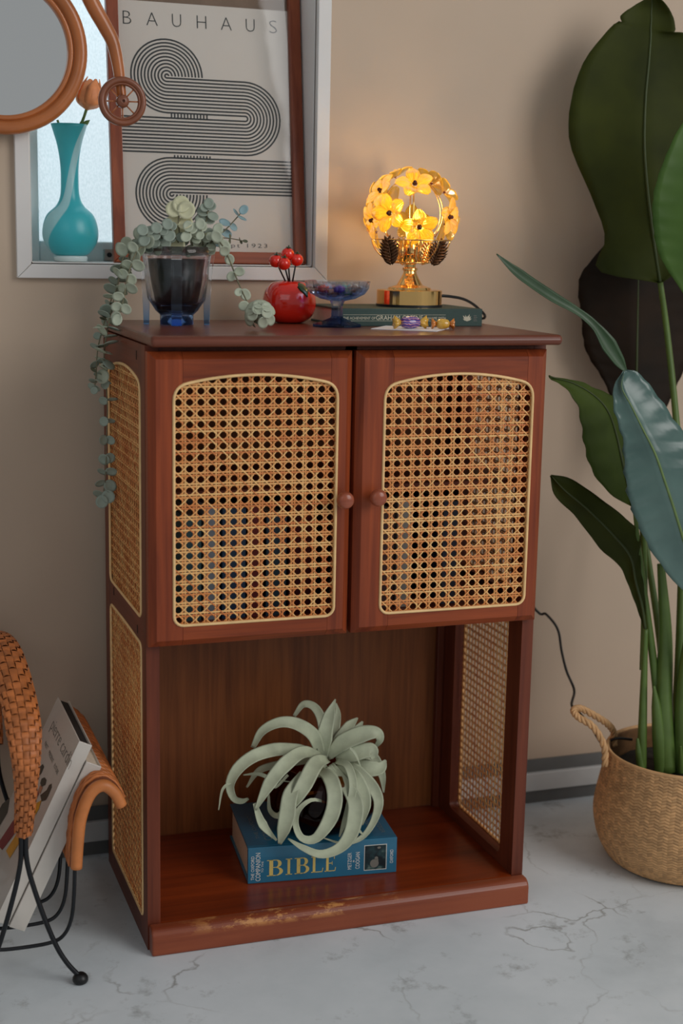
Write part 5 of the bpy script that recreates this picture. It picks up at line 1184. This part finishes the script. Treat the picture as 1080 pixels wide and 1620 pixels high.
obj('wire_rail', tube([Vector((jp[0].x - 0.001, -0.036, jp[0].z + 0.004)), Vector((jp[0].x - 0.001, 0.285, jp[0].z + 0.004))], 0.0026, 8), M['wire'], rk, True)
obj('wire_rail', tube([Vector((2 * RX - jp[0].x + 0.001, -0.036, jp[0].z + 0.004)), Vector((2 * RX - jp[0].x + 0.001, 0.285, jp[0].z + 0.004))], 0.0026, 8), M['wire'], rk, True)
ap = half[0] + Vector((0, 0, 0.008))
for ysgn in (0, 1):
    for mir in (1, -1):
        pts = [ap + Vector((0.003, 0, 0)), P(43, 1365, -.050), P(62, 1430, -.052), P(86, 1490, -.057), P(105, 1522, -.061), Vector((-0.1050, -.0640, 0.008))]
        pts = [Vector((p_.x if mir > 0 else 2 * RX - p_.x, p_.y if not ysgn else 2 * YC - p_.y, p_.z)) for p_ in pts]
        lg = obj('leg', tube(pts, 0.0034, 8, seg=30), M['wire'], rk, True)
        e_ = pts[-1]; obj('foot', lathe(smoothprof([(0.001, 0.0), (0.0075, 0.0), (0.0105, 0.004), (0.0100, 0.009), (0.0060, 0.0135), (0.001, 0.0145)], 20), 20, (e_.x, e_.y, 0)), M['black'], lg, True)
# books in the rack, leaning to the right
ev_ = Vector((0.431, 0, 0.902)).normalized(); et = Vector((0.902, 0, -0.431)).normalized(); eu_ = Vector((0, -1, 0))
M['white_cover'] = plain('white_glossy_cover', S(214, 206, 196), 0.3, 0, 0.03, coat=0.3)
M['dark_pages'] = plain('black_page_edge', S(30, 28, 27), 0.7); M['grey_cover'] = plain('grey_white_cover', S(196, 192, 186), 0.4, 0, 0.05)
def rack_book(name, label, corner, h_, t_, y0, y1, cm_, pm, cv=0.0022):
    t = thing(name, label, 'book', corner - ev_ * h_, None)
    def vf(a0, a1, b0, b1, q0, q1):                 # a along thickness, b down the height, q along Y
        V, F = boxvf(a0, a1, q0, q1, b0, b1); return [Vector((corner.x, 0, corner.z)) + et * v.x - ev_ * v.z + Vector((0, v.y, 0)) for v in V], F
    bevel(obj('cover', join(vf(0, cv, 0, h_, y0, y1), vf(t_ - cv, t_, 0, h_, y0, y1), vf(0, t_, 0, h_, y0 - 0.001, y0 + cv)), cm_, t), 0.0006)
    obj('pages', vf(cv, t_ - cv, 0.003, h_ - 0.003, y0 + cv, y1 - 0.003), pm, t)
    return t
cA = P(125, 1172, 0.0)
b1 = rack_book('fashion_book', 'white picture book with coloured figures on its cover, leaning in the magazine rack', cA, 0.272, 0.0195, 0.0, 0.200, M['white_cover'], M['dark_pages'])
rack_book('magazine', 'thick pale magazine leaning behind the white picture book in the rack', cA + et * 0.0205 - ev_ * 0.022, 0.250, 0.0225, -0.004, 0.185, M['white_cover'], M['paper'], 0.0012)
rack_book('magazine', 'thin dark magazine at the back of the rack against the wicker side', cA + et * 0.0440 - ev_ * 0.030, 0.225, 0.0050, 0.050, 0.235, M['dark_pages'], M['paper'], 0.0010)
O_ = cA + Vector((0, 0.200, 0)); eO = lambda vf, l_=0.0004: onto(vf, O_, eu_, ev_, l_)
pn_ = eu_.cross(ev_)
def CQ(u_, v_):
    q = ray(u_, v_); q = CAM + q * ((O_ - CAM).dot(pn_) / q.dot(pn_)) - O_; return Vector((q.dot(eu_), q.dot(ev_), 0))
t0_, t1_ = CQ(86, 1138), CQ(117, 1200)
obj('title_lettering', eO(fit(text2d('pierre cardin', 0.02, -0.0003), t0_.x, t1_.x, t0_.y - 0.020, t0_.y + 0.004)), M['print_grey'], b1)
s0_ = CQ(73, 1172)
obj('small_lettering', eO(join(fit(text2d('PAST', 0.01), s0_.x, s0_.x + 0.026, s0_.y - 0.006, s0_.y), fit(text2d('PRESENT', 0.01), s0_.x + 0.04, s0_.x + 0.082, s0_.y - 0.006, s0_.y), fit(text2d('FUTURE', 0.01), s0_.x + 0.094, s0_.x + 0.128, s0_.y - 0.006, s0_.y))), M['print_grey'], b1)
M['p_maroon'] = plain('maroon_print', S(142, 46, 52), 0.4); M['p_yellow'] = plain('yellow_print', S(226, 164, 44), 0.4); M['p_skin'] = plain('tan_print', S(196, 134, 100), 0.4); M['p_char'] = plain('charcoal_print', S(62, 62, 54), 0.4)
def poly(pts, mat_, l_=0.0004): obj('figure_print', eO(([CQ(*p_) for p_ in pts], [tuple(range(len(pts)))]), l_), mat_, b1)
poly([(60, 1224), (62, 1214), (68, 1209), (70, 1213), (66, 1223), (62, 1228)], M['p_char']); poly([(64, 1239), (66, 1232), (71, 1230), (74, 1234), (72, 1242), (66, 1245)], M['p_char'])
poly([(74, 1250), (78, 1242), (82, 1240), (82, 1246), (77, 1258), (73, 1266), (66, 1268), (64, 1258)], M['p_char'])
poly([(52, 1238), (60, 1226), (63, 1229), (56, 1242), (44, 1256), (42, 1250)], M['p_skin']); poly([(60, 1252), (64, 1242), (68, 1246), (64, 1256)], M['p_skin'])
poly([(48, 1262), (60, 1251), (62, 1256), (52, 1276), (30, 1310), (4, 1345), (-4, 1336), (20, 1300)], M['p_maroon'])
poly([(56, 1272), (66, 1266), (62, 1280), (50, 1300), (32, 1332), (16, 1358), (10, 1346), (34, 1308)], M['p_yellow'], 0.0006)
poly([(4, 1272), (16, 1262), (12, 1286), (-8, 1320), (-16, 1310)], M['p_char'], 0.0005)
